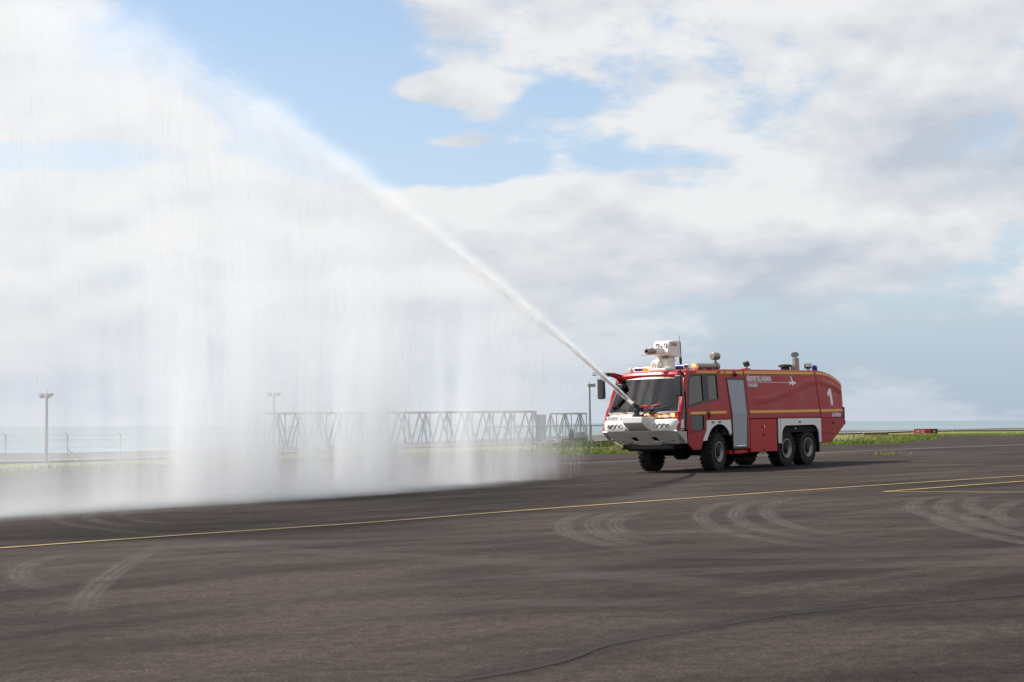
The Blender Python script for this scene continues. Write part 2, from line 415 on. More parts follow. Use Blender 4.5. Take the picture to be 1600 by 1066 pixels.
arcs = [[(2.28, 32.45), (1.4, 30.95), (0.93, 29.05), (0.79, 27.25), (0.85, 25.29), (1.15, 23.39), (1.71, 21.54), (2.36, 20.7)],
 [(2.92, 32.64), (2.02, 31.35), (1.43, 29.03), (1.27, 27.23), (1.32, 24.97), (1.61, 22.97), (2.11, 21.41)],
 [(3.42, 32.65), (2.37, 31.19), (1.8, 28.87), (1.64, 27.08), (1.66, 24.99), (1.93, 23.12)],
 [(5.45, 36.59), (4.01, 32.88), (3.38, 30.05), (3.15, 27.72), (3.16, 25.18), (3.5, 22.96), (4.04, 21.22), (4.72, 19.97)],
 [(6.09, 36.23), (4.67, 33.09), (4.06, 30.41), (3.76, 28.03), (3.71, 25.28), (4.06, 23.15), (4.64, 21.71)],
 [(9.56, 35.21), (8.25, 33.45), (7.44, 31.15), (7.01, 29.03), (6.84, 26.71), (6.81, 24.09), (6.92, 22.65)],
 [(9.97, 34.31), (8.75, 33.17), (7.92, 30.91), (7.45, 28.82), (7.16, 26.04), (7.3, 23.9)],
 [(9.95, 32.52), (8.59, 29.39), (7.85, 27.02), (7.22, 23.63)],
 [(-5.21, 25.57), (-5.07, 22.55), (-4.72, 19.35), (-4.37, 17.12), (-3.86, 14.8)],
 [(-8.21, 35.59), (-9.61, 36.78), (-9.75, 35.52), (-8.94, 32.8), (-7.66, 30.23), (-5.99, 27.82), (-4.87, 26.93)],
 [(-7.24, 34.89), (-8.66, 36.34), (-8.84, 34.86), (-8.1, 32.44), (-6.6, 29.63)],
 [(-6.19, 24.05), (-6.33, 22.28), (-6.13, 20.76), (-5.59, 19.18), (-4.87, 17.9)]]
arcs += [[(p[0] + .62, p[1] + .35) for p in a] for a in (arcs[4], arcs[6], arcs[10])] + [[(p[0] + 5.2, p[1] - 3.2) for p in arcs[1]], [(p[0] + 5.7, p[1] - 3.2) for p in arcs[1]]]
for i, a in enumerate(arcs): ribbon('tyre_mark', a, .44, M_mark, apron, .004 + .0002 * i, .3, .25)
faint = [[(-6.04, 19.7), (-5.0, 21.69), (-2.65, 22.93), (-0.02, 22.78)], [(-5.35, 25.34), (-2.61, 22.57), (-0.02, 20.23), (2.13, 18.73)], [(-0.02, 19.33), (1.03, 18.23), (2.21, 16.64)],
 [(-5.2, 27.05), (-3.53, 30.52), (-1.28, 32.9), (1.47, 38.88)], [(-9, 23), (-4, 24.6), (1, 25.2), (7, 24)], [(-3, 17), (0, 18), (4, 18.6), (8, 18)], [(3, 41), (6, 44), (12, 48), (20, 53)], [(-8, 30), (-3, 34), (3, 41), (9, 50)],
 [(-2, 14.5), (0, 15.5), (2, 15.2)], [(1.5, 20.8), (4, 20), (8, 20.5)]]
for i, a in enumerate(faint): ribbon('tyre_mark', a, 1.1, M_mark2, apron, .0086 + .0002 * i, .5, .3)
ribbon('tar_joint', [(-2.6, 9.2), (-.01, 11.24), (.7, 12.48), (1.29, 13.13), (2.31, 14.15), (3.05, 14.58), (4.24, 15.06), (7, 16.4)], .06, M_dark, apron, .012, .3)
ribbon('damp_patch', [(-.6, 10.6), (.9, 12.75), (2.4, 14.3), (4.3, 15.2)], .55, mark_mat('damp_edge', (.022, .02, .02), .38, False), apron, .006, .3, .3)

# ---- wet strip under the falling water
def wet_mat():
    m = bpy.data.materials.new('wet_asphalt'); m.use_nodes = True; T = NT(m.node_tree); b = T.n['Principled BSDF']; out = T.n['Material Output']
    P = T.node('ShaderNodeTexCoord').outputs['Object']; uvn = T.node('ShaderNodeUVMap', uv_map='run'); u, v, _ = T.sep(uvn.outputs[0])
    n = T.noise(P, .5, 5, .6, .6)
    fdn = T.sep(T.node('ShaderNodeUVMap', uv_map='fade').outputs[0])[0]
    edge = T.mul(T.mul(T.step(v, 0, .35), T.step(v, .65, 1, 1, 0)), T.step(fdn, .05, .9)); fac = T.mul(T.lin(T.add(edge, T.mul(T.sub(n, .5), 1.3)), .30, .85), .85)
    b.inputs['Base Color'].default_value = (.020, .018, .018, 1); b.inputs['Specular IOR Level'].default_value = .5
    T.l.new(T.lin(n, .3, .7, .30, .55), b.inputs['Roughness'])
    bn = T.node('ShaderNodeBump'); bn.inputs['Strength'].default_value = .35; bn.inputs['Distance'].default_value = .01
    T.l.new(T.noise(P, 12, 4, .7), bn.inputs['Height']); T.l.new(bn.outputs[0], b.inputs['Normal'])
    tr = T.node('ShaderNodeBsdfTransparent'); mx = T.node('ShaderNodeMixShader')
    T.l.new(fac, mx.inputs[0]); T.l.new(tr.outputs[0], mx.inputs[1]); T.l.new(b.outputs[0], mx.inputs[2]); T.l.new(mx.outputs[0], out.inputs[0]); return m
ribbon('wet_strip', [(1.2, 50.4), (-4.6, 43.9), (-10.2, 38.2), (-19.5, 30.4)], 7.0, wet_mat(), apron, .002, 1.0, .35)

# ---- runway beyond the grass, sea, shore
def strip_obj(name, near, far, m, off, kind='structure', parent=None):
    n = 60; V = []; Fc = []
    for i in range(n):
        t = i / (n - 1)
        a = Vector(near[0]).lerp(Vector(near[1]), t); b = Vector(far[0]).lerp(Vector(far[1]), t)
        for k in range(5):
            p = a.lerp(b, k / 4); V.append((p.x, p.y, land_z(p.x, p.y) + off))
    for i in range(n - 1):
        for k in range(4): Fc.append((i * 5 + k, (i + 1) * 5 + k, (i + 1) * 5 + k + 1, i * 5 + k + 1))
    me = bpy.data.meshes.new(name); me.from_pydata(V, [], Fc); me.materials.append(m); o = bpy.data.objects.new(name, me); COL.objects.link(o)
    if kind: o['kind'] = kind
    if parent: o.parent = parent; 
    return o
rw = strip_obj('runway', [(-90, 28), (150, 330)], [(-118, 50), (125, 348)], M_runway, .12)
tag(rw, 'grey runway strip beyond the grass with white edge line')
e1 = strip_obj('edge_line', [(-89, 31), (149, 332)], [(-89.4, 31.3), (148.6, 332.3)], worn_paint('white_edge_line', (.7, .7, .69), .2), .15, None, rw)

def sea_mat():
    m = bpy.data.materials.new('sea_water'); m.use_nodes = True; T = NT(m.node_tree); b = T.n['Principled BSDF']
    P = T.node('ShaderNodeTexCoord').outputs['Object']; x, y, z = T.sep(P)
    w = T.noise(T.xyz(T.mul(x, .35), y, 0), .10, 6, .62, .4); big = T.noise(T.xyz(T.mul(x, .12), T.mul(y, .5), 0), .012, 5, .6)
    n3 = T.noise(T.xyz(T.mul(x, .3), y, 1), .33, 4, .7)
    near = T.step(y, 150, 2500, 1, 0)
    c = T.mix(T.lin(big, .36, .64), (.085, .135, .165, 1), (.15, .205, .225, 1))
    foam = T.mul(T.lin(T.add(T.mul(w, .55), T.mul(n3, .45)), .585, .64), T.add(T.mul(near, .75), .12))
    T.l.new(T.mix(foam, c, (.72, .75, .76, 1)), b.inputs['Base Color']); b.inputs['Roughness'].default_value = .38; b.inputs['Specular IOR Level'].default_value = .30
    bn = T.node('ShaderNodeBump'); bn.inputs['Strength'].default_value = .55; bn.inputs['Distance'].default_value = 1.2
    T.l.new(w, bn.inputs['Height']); T.l.new(bn.outputs[0], b.inputs['Normal']); return m
me = bpy.data.meshes.new('sea'); Z_SEA = -2.6
ys = [-200, 60, 150, 250, 400, 700, 1200, 2500, 5000, 12000, 40000]; V = []; Fc = []
for yv in ys: V += [(-40000, yv, Z_SEA), (-3000, yv, Z_SEA), (0, yv, Z_SEA), (3000, yv, Z_SEA), (40000, yv, Z_SEA)]
for j in range(len(ys) - 1):
    for i in range(4): Fc.append((j * 5 + i, j * 5 + i + 1, (j + 1) * 5 + i + 1, (j + 1) * 5 + i))
me.from_pydata(V, [], Fc); me.materials.append(sea_mat()); sea = bpy.data.objects.new('sea', me); COL.objects.link(sea)
tag(sea, 'grey blue ocean with white caps reaching the horizon', kind='structure')
M_surf = mat('surf_foam', (.78, .80, .80), .8, bump=.6, bscale=1.5)
b = MB()
for i in range(44):                                         # broken lines of surf off the shore
    x = rng.uniform(-60, 190); yb = float(shore(x)) + rng.uniform(24, 60); L = rng.uniform(5, 22); n = 9
    up_, lo_ = [], []
    for k in range(n):
        t = k / (n - 1); xx = x + (t - .5) * L; yy = yb + (float(shore(xx)) - float(shore(x))) * .9 + rng.uniform(-.4, .4); w = .9 * math.sin(math.pi * t) ** .6 + .05
        lo_.append((xx, yy - w, Z_SEA + .02)); up_.append((xx, yy, Z_SEA + .05 + .55 * math.sin(math.pi * t)))
    bk = [(p[0], p[1] + 1.2, Z_SEA + .02) for p in up_]
    b.rings([lo_, up_, bk], False, False, closed=False)
tag(b.build('surf', M_surf), 'broken white surf lines along the shore', 'surf', kind='stuff')

# ------------------------------------------------------------------ fire truck (frame: X forward, Y left, Z up, origin under the front axle)
YAW, T_PITCH, T_ROLL = R(38), .0093, .0148
T0 = Vector((5.7825, 56.8837, .0009))
def t2w(P, vec=False):
    X, Y, Z = P
    X, Z = X * math.cos(T_PITCH) + Z * math.sin(T_PITCH), -X * math.sin(T_PITCH) + Z * math.cos(T_PITCH)
    Y, Z = Y * math.cos(T_ROLL) - Z * math.sin(T_ROLL), Y * math.sin(T_ROLL) + Z * math.cos(T_ROLL)
    v = Vector((-math.sin(YAW) * X + math.cos(YAW) * Y, -math.cos(YAW) * X - math.sin(YAW) * Y, Z))
    return v if vec else v + T0
truck = empty('airport_fire_truck')
cx, cyv, cz = t2w((1, 0, 0), True), t2w((0, 1, 0), True), t2w((0, 0, 1), True)
TM = Matrix(((cx.x, cyv.x, cz.x, T0.x), (cx.y, cyv.y, cz.y, T0.y), (cx.z, cyv.z, cz.z, T0.z), (0, 0, 0, 1)))
truck.matrix_world = TM
tag(truck, 'red six wheeled airport fire truck with white bumper spraying water', 'fire truck')
M_red = mat('red_paint', (.35, .010, .014), .30, spec=.24, var=.10, vscale=1.2)
M_red2 = mat('red_panel_paint', (.44, .010, .008), .36, spec=.30, var=.12, vscale=1.6)
M_white = mat('white_paint', (.70, .695, .665), .38, coat=.25, var=.05, vscale=2.0)
M_offwhite = mat('offwhite_paint', (.70, .685, .62), .45, var=.07, vscale=4)
M_grey = mat('shutter_aluminium', (.34, .365, .40), .6, metal=.05, var=.05, vscale=3)
M_yellow = mat('yellow_tape', (.72, .38, .025), .45)
M_hazy = mat('hazard_yellow', (.85, .62, .05), .4); M_hazr = mat('hazard_red', (.50, .02, .025), .4)
M_black = mat('black_plastic', (.018, .018, .020), .5); M_rubber = mat('tyre_rubber', (.013, .0125, .012), .85, var=.2, vscale=6, bump=.3, bscale=30)
M_under = mat('dark_chassis', (.011, .0105, .010), .8, spec=.2, var=.3, vscale=5)
M_rim = mat('rim_metal', (.26, .26, .26), .45, metal=.5, var=.15, vscale=8); M_rimd = mat('rim_dark', (.028, .028, .028), .8, spec=.2)
M_seam = mat('seam_black', (.012, .010, .010), .7)
M_chrome = mat('lamp_reflector', (.75, .76, .78), .12, metal=1.0); M_lens = glass_mat('lamp_lens', (.9, .92, .95))
M_glass = glass_mat('cab_glass', (.66, .76, .78), 1.5); M_wind = glass_mat('windscreen_glass', (.70, .79, .85), 1.5)
M_text = mat('reflective_lettering', (.78, .78, .80), .5); M_redtext = mat('red_lettering', (.42, .03, .03), .5); M_ink = mat('black_ink', (.02, .02, .025), .6)
M_blue = mat('blue_beacon_lens', (.02, .03, .30), .2, coat=.6); M_orange = mat('amber_beacon_lens', (.75, .20, .01), .2, coat=.6, emit=((1, .30, .02), .35))
M_glow = mat('lit_bulb', (1, .7, .3), .3, emit=((1, .62, .2), 6.0))
M_steel = mat('weathered_steel', (.30, .27, .23), .5, metal=.6, var=.25, vscale=9); M_int = mat('cab_trim', (.035, .037, .042), .8)
M_seat = mat('seat_fabric', (.045, .05, .06), .9)

def YS(z): return 1.5 - .13 * max(0.0, z - 1.9)
def side_fn(sg, out=0.0):
    return lambda u, v, o: (u, sg * (YS(v) + out + o), v)
CR = (1.9,)
def side_panel(name, outer, holes, m, out, thick, parent, both=True, bevel=.006):
    res = []
    for sg in ((1, -1) if both else (1,)):
        b = MB(); b.panel(outer, holes, side_fn(sg, out), thick, CR); res.append(b.build(name, m, parent, bevel, 30))
    return res
def arc(cx_, cz_, rx, rz, a0, a1, n=14):
    return [(cx_ + rx * math.cos(R(a0 + (a1 - a0) * k / n)), cz_ + rz * math.sin(R(a0 + (a1 - a0) * k / n))) for k in range(n + 1)]

# chassis
b = MB()
for sg in (1, -1): b.box((-3.5, sg * .48, .92), (10.2, .14, .30))
b.box((-3.6, 0, 1.12), (10.4, 1.7, .12)); b.box((-2.6, 0, .72), (2.2, 1.9, .42)); b.box((1.40, 0, .95), (.8, 2.3, .34)); b.box((-5.55, 0, 1.35), (3.3, 1.9, .55)); b.box((0, 0, 1.4), (1.9, 1.9, .5))
for ax in (0, -4.71, -6.31):
    b.tube([(ax, -1.1, .64), (ax, 1.1, .64)], .13, 10); b.lathe([(-.3, .1), (-.2, .26), (.2, .26), (.3, .1)], (ax, 0, .64), (1, 0, 0), 14)
    for sg in (1, -1): b.tube([(ax + .25, sg * .6, .55), (ax + .25, sg * .62, 1.2)], .07, 8); b.tube([(ax - .6, sg * .55, .75), (ax, sg * .55, .60), (ax + .6, sg * .55, .75)], .05, 6)
b.tube([(1.9, -.9, .78), (1.9, .9, .78)], .06, 8)
for k in range(5): b.box((-3.0 + .5 * k, .95, .50), (.16, .3, .12))
b.build('chassis', M_under, truck, .01)

# wheels
def tyre_mesh():
    b = MB(); r, w = .635, .46
    prof = [(-w * .36, .335), (-w * .47, .40), (-w * .5, .49), (-w * .47, .57), (-w * .40, .605), (w * .40, .605), (w * .47, .57), (w * .5, .49), (w * .47, .40), (w * .36, .335)]
    b.lathe(prof, (0, 0, 0), (0, 1, 0), 44, False)
    for k in range(26):                                             # chunky lugs
        for sg in (1, -1):
            a = 2 * math.pi * (k + (.5 if sg > 0 else 0)) / 26
            M = Matrix.Rotation(-a, 3, 'Y') @ Matrix.Rotation(sg * .35, 3, 'X')
            p = Matrix.Rotation(-a, 3, 'Y') @ Vector((.612, sg * w * .25, 0)); b.box(p, (.05, w * .46, .085), Matrix.Rotation(-a, 3, 'Y') @ Matrix.Rotation(sg * .3, 3, 'X'))
            p2 = Matrix.Rotation(-a, 3, 'Y') @ Vector((.583, sg * w * .475, 0)); b.box(p2, (.09, .035, .075), Matrix.Rotation(-a, 3, 'Y'))
    return b
def rim_mesh():
    b = MB(); y = .5 * .46
    b.lathe([(y - .10, .30), (y - .03, .345), (y + .012, .35), (y + .012, .315), (y - .035, .30), (y - .07, .255)], (0, 0, 0), (0, 1, 0), 36, False)
    return b
def disc_mesh():
    b = MB(); y = .5 * .46
    b.lathe([(y - .07, .27), (y - .10, .20), (y - .08, .15), (y - .02, .13), (y + .01, .09), (y + .015, .01)], (0, 0, 0), (0, 1, 0), 28, False)
    b.lathe([(-y, .34), (-y + .02, .1), (-y + .02, .01)], (0, 0, 0), (0, 1, 0), 20, False)
    return b
def bolt_mesh():
    b = MB(); y = .5 * .46
    for k in range(10):
        a = 2 * math.pi * k / 10; b.lathe([(y - .10, .022), (y - .045, .022), (y - .04, .012)], (.215 * math.cos(a), 0, .215 * math.sin(a)), (0, 1, 0), 6)
    return b
ty = tyre_mesh().build('tyre', M_rubber, None, 0, 40); ri = rim_mesh().build('rim', M_rim, None, 0, 50); di = disc_mesh().build('hub', M_rimd, None, 0, 40); bo = bolt_mesh().build('wheel_nuts', M_rim, None, 0, 40); bo['kind'] = 'stuff'
protos = (ty, ri, di, bo); first = True
for ax, steer in ((0, 8), (-4.71, 0), (-6.31, 0)):
    for sg in (1, -1):
        w = empty('wheel', (ax, sg * 1.22, .635), truck); w.rotation_euler = (R(rng.uniform(0, 360)) * 0, 0, R(steer) + (0 if sg > 0 else math.pi))
        for q in protos:
            o = q if first else q.copy()
            if not first: COL.objects.link(o)
            o.parent = w; o.rotation_euler = (0, R(rng.uniform(0, 30)), 0)
        first = False

# ---- tank body
ZR = 3.40
sp = side_panel('tank_side', [(-2.06, 1.72), (-2.06, ZR), (-7.26, ZR + .03), (-7.26, 1.72)], [], M_red, 0, .05, truck)
side_panel('locker_surround', [(-.27, 1.72), (-.27, ZR - .02), (-2.045, ZR), (-2.045, .69), (-.98, .69), (-.76, 1.72)], [], M_red, -.004, .05, truck)
lower = side_panel('lower_locker_door', [(-2.07, 1.695), (-3.93, 1.695), (-3.93, .56), (-2.07, .57)], [], M_red2, .002, .05, truck)
for q in lower:
    sg = 1 if q is lower[0] else -1
    for zz, big in ((1.44, 1), (1.16, 0), (.64, 0)):
        b = MB(); b.lathe([(0, .05), (.012, .05), (.016, .03)], (-3.0, sg * 1.503, zz), (0, sg, 0), 14); b.build('lock', M_black, q)
        if big: b = MB(); b.box((-3.0, sg * 1.53, zz), (.035, .02, .10)); b.build('handle', M_chrome, q, .004)
rear_prof = [(-7.31, 1.70), (-7.31, 3.43)] + [(-7.55, 3.43), (-8.0, 3.40), (-8.35, 3.345), (-8.65, 3.27), (-8.95, 3.16), (-9.2, 3.04), (-9.28, 2.97), (-9.22, 2.5), (-9.13, 2.0), (-9.13, 1.70)]
rs = side_panel('rear_side', rear_prof, [], M_red, 0, .05, truck)
rl = side_panel('rear_lower_side', [(-7.30, 1.685), (-9.16, 1.685), (-9.16, 1.40), (-8.02, .75), (-7.30, .76)], [], M_red, .002, .05, truck)
for q, sg in zip(rl, (1, -1)):
    b = MB(); b.box((-8.25, sg * 1.515, 1.50), (.07, .03, .10)); b.build('filler_lock', M_black, q, .004)
    b = MB(); b.panel([(-7.32, 1.16), (-8.62, 1.10), (-8.62, 1.085), (-7.32, 1.145)], [], side_fn(sg, .003), .02); b.build('seam', M_seam, q)
# roof and ends of the body
def cross(xs_top):
    return [[(x, s_ * y, z) for (s_, y, z) in ((1, YS(zt) - .02, zt - .02), (1, YS(zt) - .08, zt + .035), (1, .6, zt + .07), (-1, .6, zt + .07), (-1, YS(zt) - .08, zt + .035), (-1, YS(zt) - .02, zt - .02), (-1, YS(zt) - .06, zt - .06), (1, YS(zt) - .06, zt - .06))] for x, zt in xs_top]
b = MB(); b.rings(cross([(-.30, ZR - .02), (-2.06, ZR), (-7.27, ZR + .03)])); b.build('tank_roof', M_red, truck, .01)
b = MB(); b.rings(cross([(-7.31, 3.43), (-7.55, 3.43), (-8.0, 3.40), (-8.35, 3.345), (-8.65, 3.27), (-8.95, 3.16), (-9.2, 3.04), (-9.28, 2.97)])); b.build('rear_roof', M_red, truck, .005)
b = MB()
for (x0_, z0_), (x1_, z1_) in zip(rear_prof[8:-1], rear_prof[9:]): b.poly([(x0_, YS(z0_) - .03, z0_), (x1_, YS(z1_) - .03, z1_), (x1_, -YS(z1_) + .03, z1_), (x0_, -YS(z0_) + .03, z0_)])
b.poly([(-9.13, 1.47, 1.7), (-9.14, 1.47, 1.40), (-9.14, -1.47, 1.40), (-9.13, -1.47, 1.7)]); b.poly([(-9.14, 1.47, 1.40), (-8.02, 1.47, .76), (-8.02, -1.47, .76), (-9.14, -1.47, 1.40)])
b.poly([(-8.02, 1.47, .76), (-7.32, 1.47, .77), (-7.32, -1.47, .77), (-8.02, -1.47, .76)]); b.poly([(-7.33, 1.46, .77), (-7.33, 1.28, 3.4), (-7.33, -1.28, 3.4), (-7.33, -1.46, .77)])
b.build('rear_panel', M_red, truck)
b = MB(); b.hexa([(-.34, 1.44, 1.2), (-.34, -1.44, 1.2), (-7.24, -1.44, 1.2), (-7.24, 1.44, 1.2), (-.34, 1.25, 3.36), (-.34, -1.25, 3.36), (-7.24, -1.25, 3.36), (-7.24, 1.25, 3.36)]); b.build('tank', M_under, truck)
for sg in (1, -1):                                                   # tail lamp clusters and corner guards
    o = MB(); o.box((-9.16, sg * 1.43, 1.86), (.16, .16, .46)); to = o.build('tail_lamp', M_black, truck, .03)
    o = MB(); o.box((-9.245, sg * 1.43, 1.86), (.02, .12, .36)); o.build('lens', mat('tail_lens', (.35, .02, .02), .2, coat=.5), to, .005)
    o = MB(); o.box((-9.22, sg * 1.42, 1.52), (.14, .16, .20)); o.build('bumper_corner', M_black, truck, .03)
    o = MB(); o.box((-9.30, sg * 1.27, 2.92), (.08, .12, .12)); o.build('marker_lamp', M_black, truck, .015)
# seams
for sg in (1, -1):
    for xx in (-2.055, -7.285):
        b = MB(); b.panel([(xx - .022, 1.70), (xx - .022, ZR + .02), (xx + .022, ZR + .02), (xx + .022, 1.70)], [], side_fn(sg, -.02), .02, CR); b.build('seam', M_seam, truck)
b = MB()
for k in range(9): b.box((-7.285, 1.5 - .13 * max(0, 1.85 + .12 * k - 1.9) + .004, 1.85 + .12 * k), (.05, .02, .06))
b.build('hinge', M_red, truck, .004)['kind'] = 'stuff'
# swept crease pressed into the tank side
def crease(name, pts, parent, sg):
    P = [Vector((p[0], p[1], 0)) for p in pts]; Q = []
    for i in range(len(P) - 1):
        p0 = P[max(i - 1, 0)]; p1 = P[i]; p2 = P[i + 1]; p3 = P[min(i + 2, len(P) - 1)]
        for k in range(8):
            t = k / 8; Q.append(.5 * ((2 * p1) + (p2 - p0) * t + (2 * p0 - 5 * p1 + 4 * p2 - p3) * t * t + (3 * p1 - p0 - 3 * p2 + p3) * t ** 3))
    Q.append(P[-1]); b = MB(); n = len(Q); fn = side_fn(sg)
    rows = []
    for i, q in enumerate(Q):
        e = min(1, i / 6, (n - 1 - i) / 2 + .4); h = .034 * e
        rows.append([fn(q.x, q.y + .12, .001), fn(q.x, q.y + .07, .6 * h + .001), fn(q.x, q.y + .02, h), fn(q.x, q.y - .02, h * .92), fn(q.x, q.y - .10, h * .5), fn(q.x, q.y - .22, .001)])
    b.rings(rows, False, False, closed=False); return b.build(name, M_red, parent, 0, 60)
for q, q2, sg in zip(sp, rs, (1, -1)):
    crease('pressed_crease', [(-2.25, 2.36), (-3.0, 2.39), (-3.8, 2.46), (-4.67, 2.62), (-5.6, 2.82), (-6.4, 2.98), (-7.0, 3.06), (-7.24, 3.06)], q, sg)
    crease('pressed_crease', [(-7.34, 3.06), (-7.9, 3.02), (-8.6, 2.90), (-9.2, 2.70)], q2, sg)
# yellow conspicuity stripes
def stripe(x0_, x1_, z0_, z1_, w, parent, sg):
    b = MB(); b.panel([(x0_, z0_ - w / 2), (x1_, z1_ - w / 2), (x1_, z1_ + w / 2), (x0_, z0_ + w / 2)], [], side_fn(sg, .004), .006); b.build('yellow_stripe', M_yellow, parent)
for i, sg in enumerate((1, -1)):
    stripe(-2.1, -7.22, 1.955, 1.965, .085, sp[i], sg); stripe(-7.34, -9.10, 1.965, 1.97, .085, rs[i], sg)
    stripe(-2.1, -7.22, 3.33, 3.355, .09, sp[i], sg)
    for xa, xb in ((-.45, -.72), (-.80, -1.28), (-1.52, -2.0)): stripe(xa, xb, 3.315, 3.32, .085, truck, sg)
    b = MB(); fn = side_fn(sg, .004); tp = rear_prof[2:9]; lo_ = [fn(-7.34, 3.315, 0)] + [fn(p[0], p[1] - .115, 0) for p in tp]; up_ = [fn(-7.34, 3.40, 0)] + [fn(p[0], p[1] - .03, 0) for p in tp]
    b.rings([lo_, up_], False, False, closed=False); b.build('yellow_stripe', M_yellow, rs[i])
# roller shutter locker
for sg in (1, -1):
    fr_o = [(-.80, 3.13), (-2.0, 3.13), (-1.83, .70), (-.86, .70)]; fr_i = [(-.86, 3.07), (-1.945, 3.07), (-1.785, .76), (-.915, .76)]
    b = MB(); b.panel(fr_o, [fr_i], side_fn(sg, .016), .03, CR); sh_f = b.build('locker_frame', M_black, truck, .004)
    b = MB(); n = 34
    for k in range(n):
        za = .765 + (3.065 - .765) * k / n; zb = .765 + (3.065 - .765) * (k + .93) / n
        def xl(z): return -.915 + (-.865 + .915) * (z - .76) / 2.31
        def xr(z): return -1.785 + (-1.945 + 1.785) * (z - .76) / 2.31
        fn = side_fn(sg, .012); zm = (za + zb) / 2
        b.rings([[fn(xl(za), za, -.004), fn(xl(zm), zm, .0015), fn(xl(zb), zb, -.004)], [fn(xr(za), za, -.004), fn(xr(zm), zm, .0015), fn(xr(zb), zb, -.004)]], False, False, closed=False)
    b.poly([side_fn(sg, .002)(*p, 0) for p in ((-.9, 1.9), (-1.87, 1.9), (-1.94, 3.07), (-.86, 3.07))]); b.poly([side_fn(sg, .002)(*p, 0) for p in ((-.915, .76), (-1.785, .76), (-1.87, 1.9), (-.9, 1.9))])
    b.build('roller_shutter', M_grey, sh_f, 0, 20)
    b = MB(); b.box((-1.35, sg * 1.53, .80), (.62, .04, .045)); b.build('shutter_handle', M_chrome, sh_f, .006)
    b = MB(); b.box((-1.43, sg * 1.35, 3.235), (.10, .16, .10)); b.build('locker_lamp', M_black, truck, .01)
# white wheel-arch panels
arch_f = [(.80, 1.70), (.82, 1.38), (1.06, 1.02), (.90, 1.02)] + [p for p in arc(0, .66, .88, .90, 24, 146, 18)] + [(-.80, 1.28), (-.76, 1.70)]
ff = side_panel('front_arch_panel', arch_f, [], M_white, .012, .05, truck)
inner = [(-4.28, .82), (-4.30, 1.12)] + arc(-4.66, 1.08, .36, .37, 2, 88, 8)[1:] + arc(-6.62, 1.02, .50, .43, 92, 178, 10) + [(-7.14, .80)]
arch_r = [(-4.06, 1.70), (-7.27, 1.69), (-7.27, .80)] + inner[::-1] + [(-4.06, .82)]
rf = side_panel('rear_arch_panel', arch_r, [], M_white, .012, .05, truck)
for q, sg in zip(rf, (1, -1)):
    b = MB(); b.panel([(-4.19, 1.69), (-4.19, .83), (-4.205, .83), (-4.205, 1.69)], [], side_fn(sg, .016), .01); b.build('seam', M_seam, q)
    b = MB(); b.box((-5.62, sg * 1.52, 1.57), (.14, .025, .05)); b.build('side_marker', M_black, q, .005)
    b = MB(); b.lathe([(0, .07), (.02, .07), (.03, .02)], (-5.46, sg * 1.40, 1.32), (0, sg, 0), 10); b.build('reflector', M_chrome, truck)
for q, sg in zip(ff, (1, -1)):
    for xx in (.42, -.02): b = MB(); b.box((xx, sg * 1.52, 1.63), (.15, .025, .05)); b.build('side_marker', M_black, q, .005)
for sg in (1, -1):                                                   # dark wheel housings and mudguards
    b = MB()
    ring = arc(0, .66, .89, .92, 15, 165, 16); b.rings([[(x, sg * 1.485, z) for x, z in ring], [(x, sg * .95, z) for x, z in ring]], False, False, closed=False)
    r2 = [(-7.16, .60)] + arc(-6.62, 1.02, .51, .44, 180, 92, 8) + arc(-4.66, 1.08, .37, .39, 88, 0, 8) + [(-4.27, .6)]
    b.rings([[(x, sg * 1.485, z) for x, z in r2], [(x, sg * .90, z) for x, z in r2]], False, False, closed=False)
    b.box((-7.16, sg * 1.28, .66), (.05, .38, .44)); b.box((-1.0, sg * 1.25, .72), (.06, .42, .42)); b.box((1.12, sg * 1.3, .95), (.08, .34, .30)); b.box((-4.0, sg * 1.3, .62), (.04, .36, .34))
    b.build('mudguards', M_under, truck)['kind'] = 'stuff'
b = MB(); b.box((-1.4, 0, .60), (1.2, 2.85, .12)); b.box((-3.0, 0, .60), (1.84, 2.86, .08)); b.build('sill', M_red2, truck, .01)

# ---- cab
AP0, AP1 = (2.53, 1.43), (1.76, 3.28)          # front edge of the side, low and high
win1 = [(1.83, 2.20), (1.60, 2.98), (1.50, 3.12), (1.36, 3.17), (.74, 3.20), (.86, 2.36)]
win2 = [(.40, 3.20), (-.19, 3.215), (-.10, 2.43), (.50, 2.37)]
cgl = [(2.44, 1.46), (2.08, 1.46), (2.00, 2.10), (1.90, 2.66), (1.97, 2.66), (2.36, 1.72)]
dlow = [(1.72, 1.86), (.98, 1.86), (.97, 1.40), (1.75, 1.40)]
def clipz(poly, z0_, z1_): return poly
cab_up = [(2.53, 1.43), (2.36, 1.90), (1.80, 3.20), (1.72, 3.29), (-.26, 3.35), (-.26, 1.72), (.79, 1.72), (.81, 1.38), (1.06, .98), (1.20, .74), (1.66, .73), (1.98, .95), (1.98, 1.40), (2.02, 1.43)]
cs = side_panel('cab_side', cab_up, [win1, win2, cgl, dlow], M_red, .002, .05, truck, False, bevel=.004)
b = MB(); b.panel(cab_up[:7] + [(.82, 1.40), (1.98, 1.41), (2.02, 1.43)], [win1, win2, cgl, [(1.72, 1.86), (.98, 1.86), (.97, 1.46), (1.75, 1.46)]], side_fn(-1, .002), .05, CR); cs.append(b.build('cab_side', M_red, truck, .004, 30))
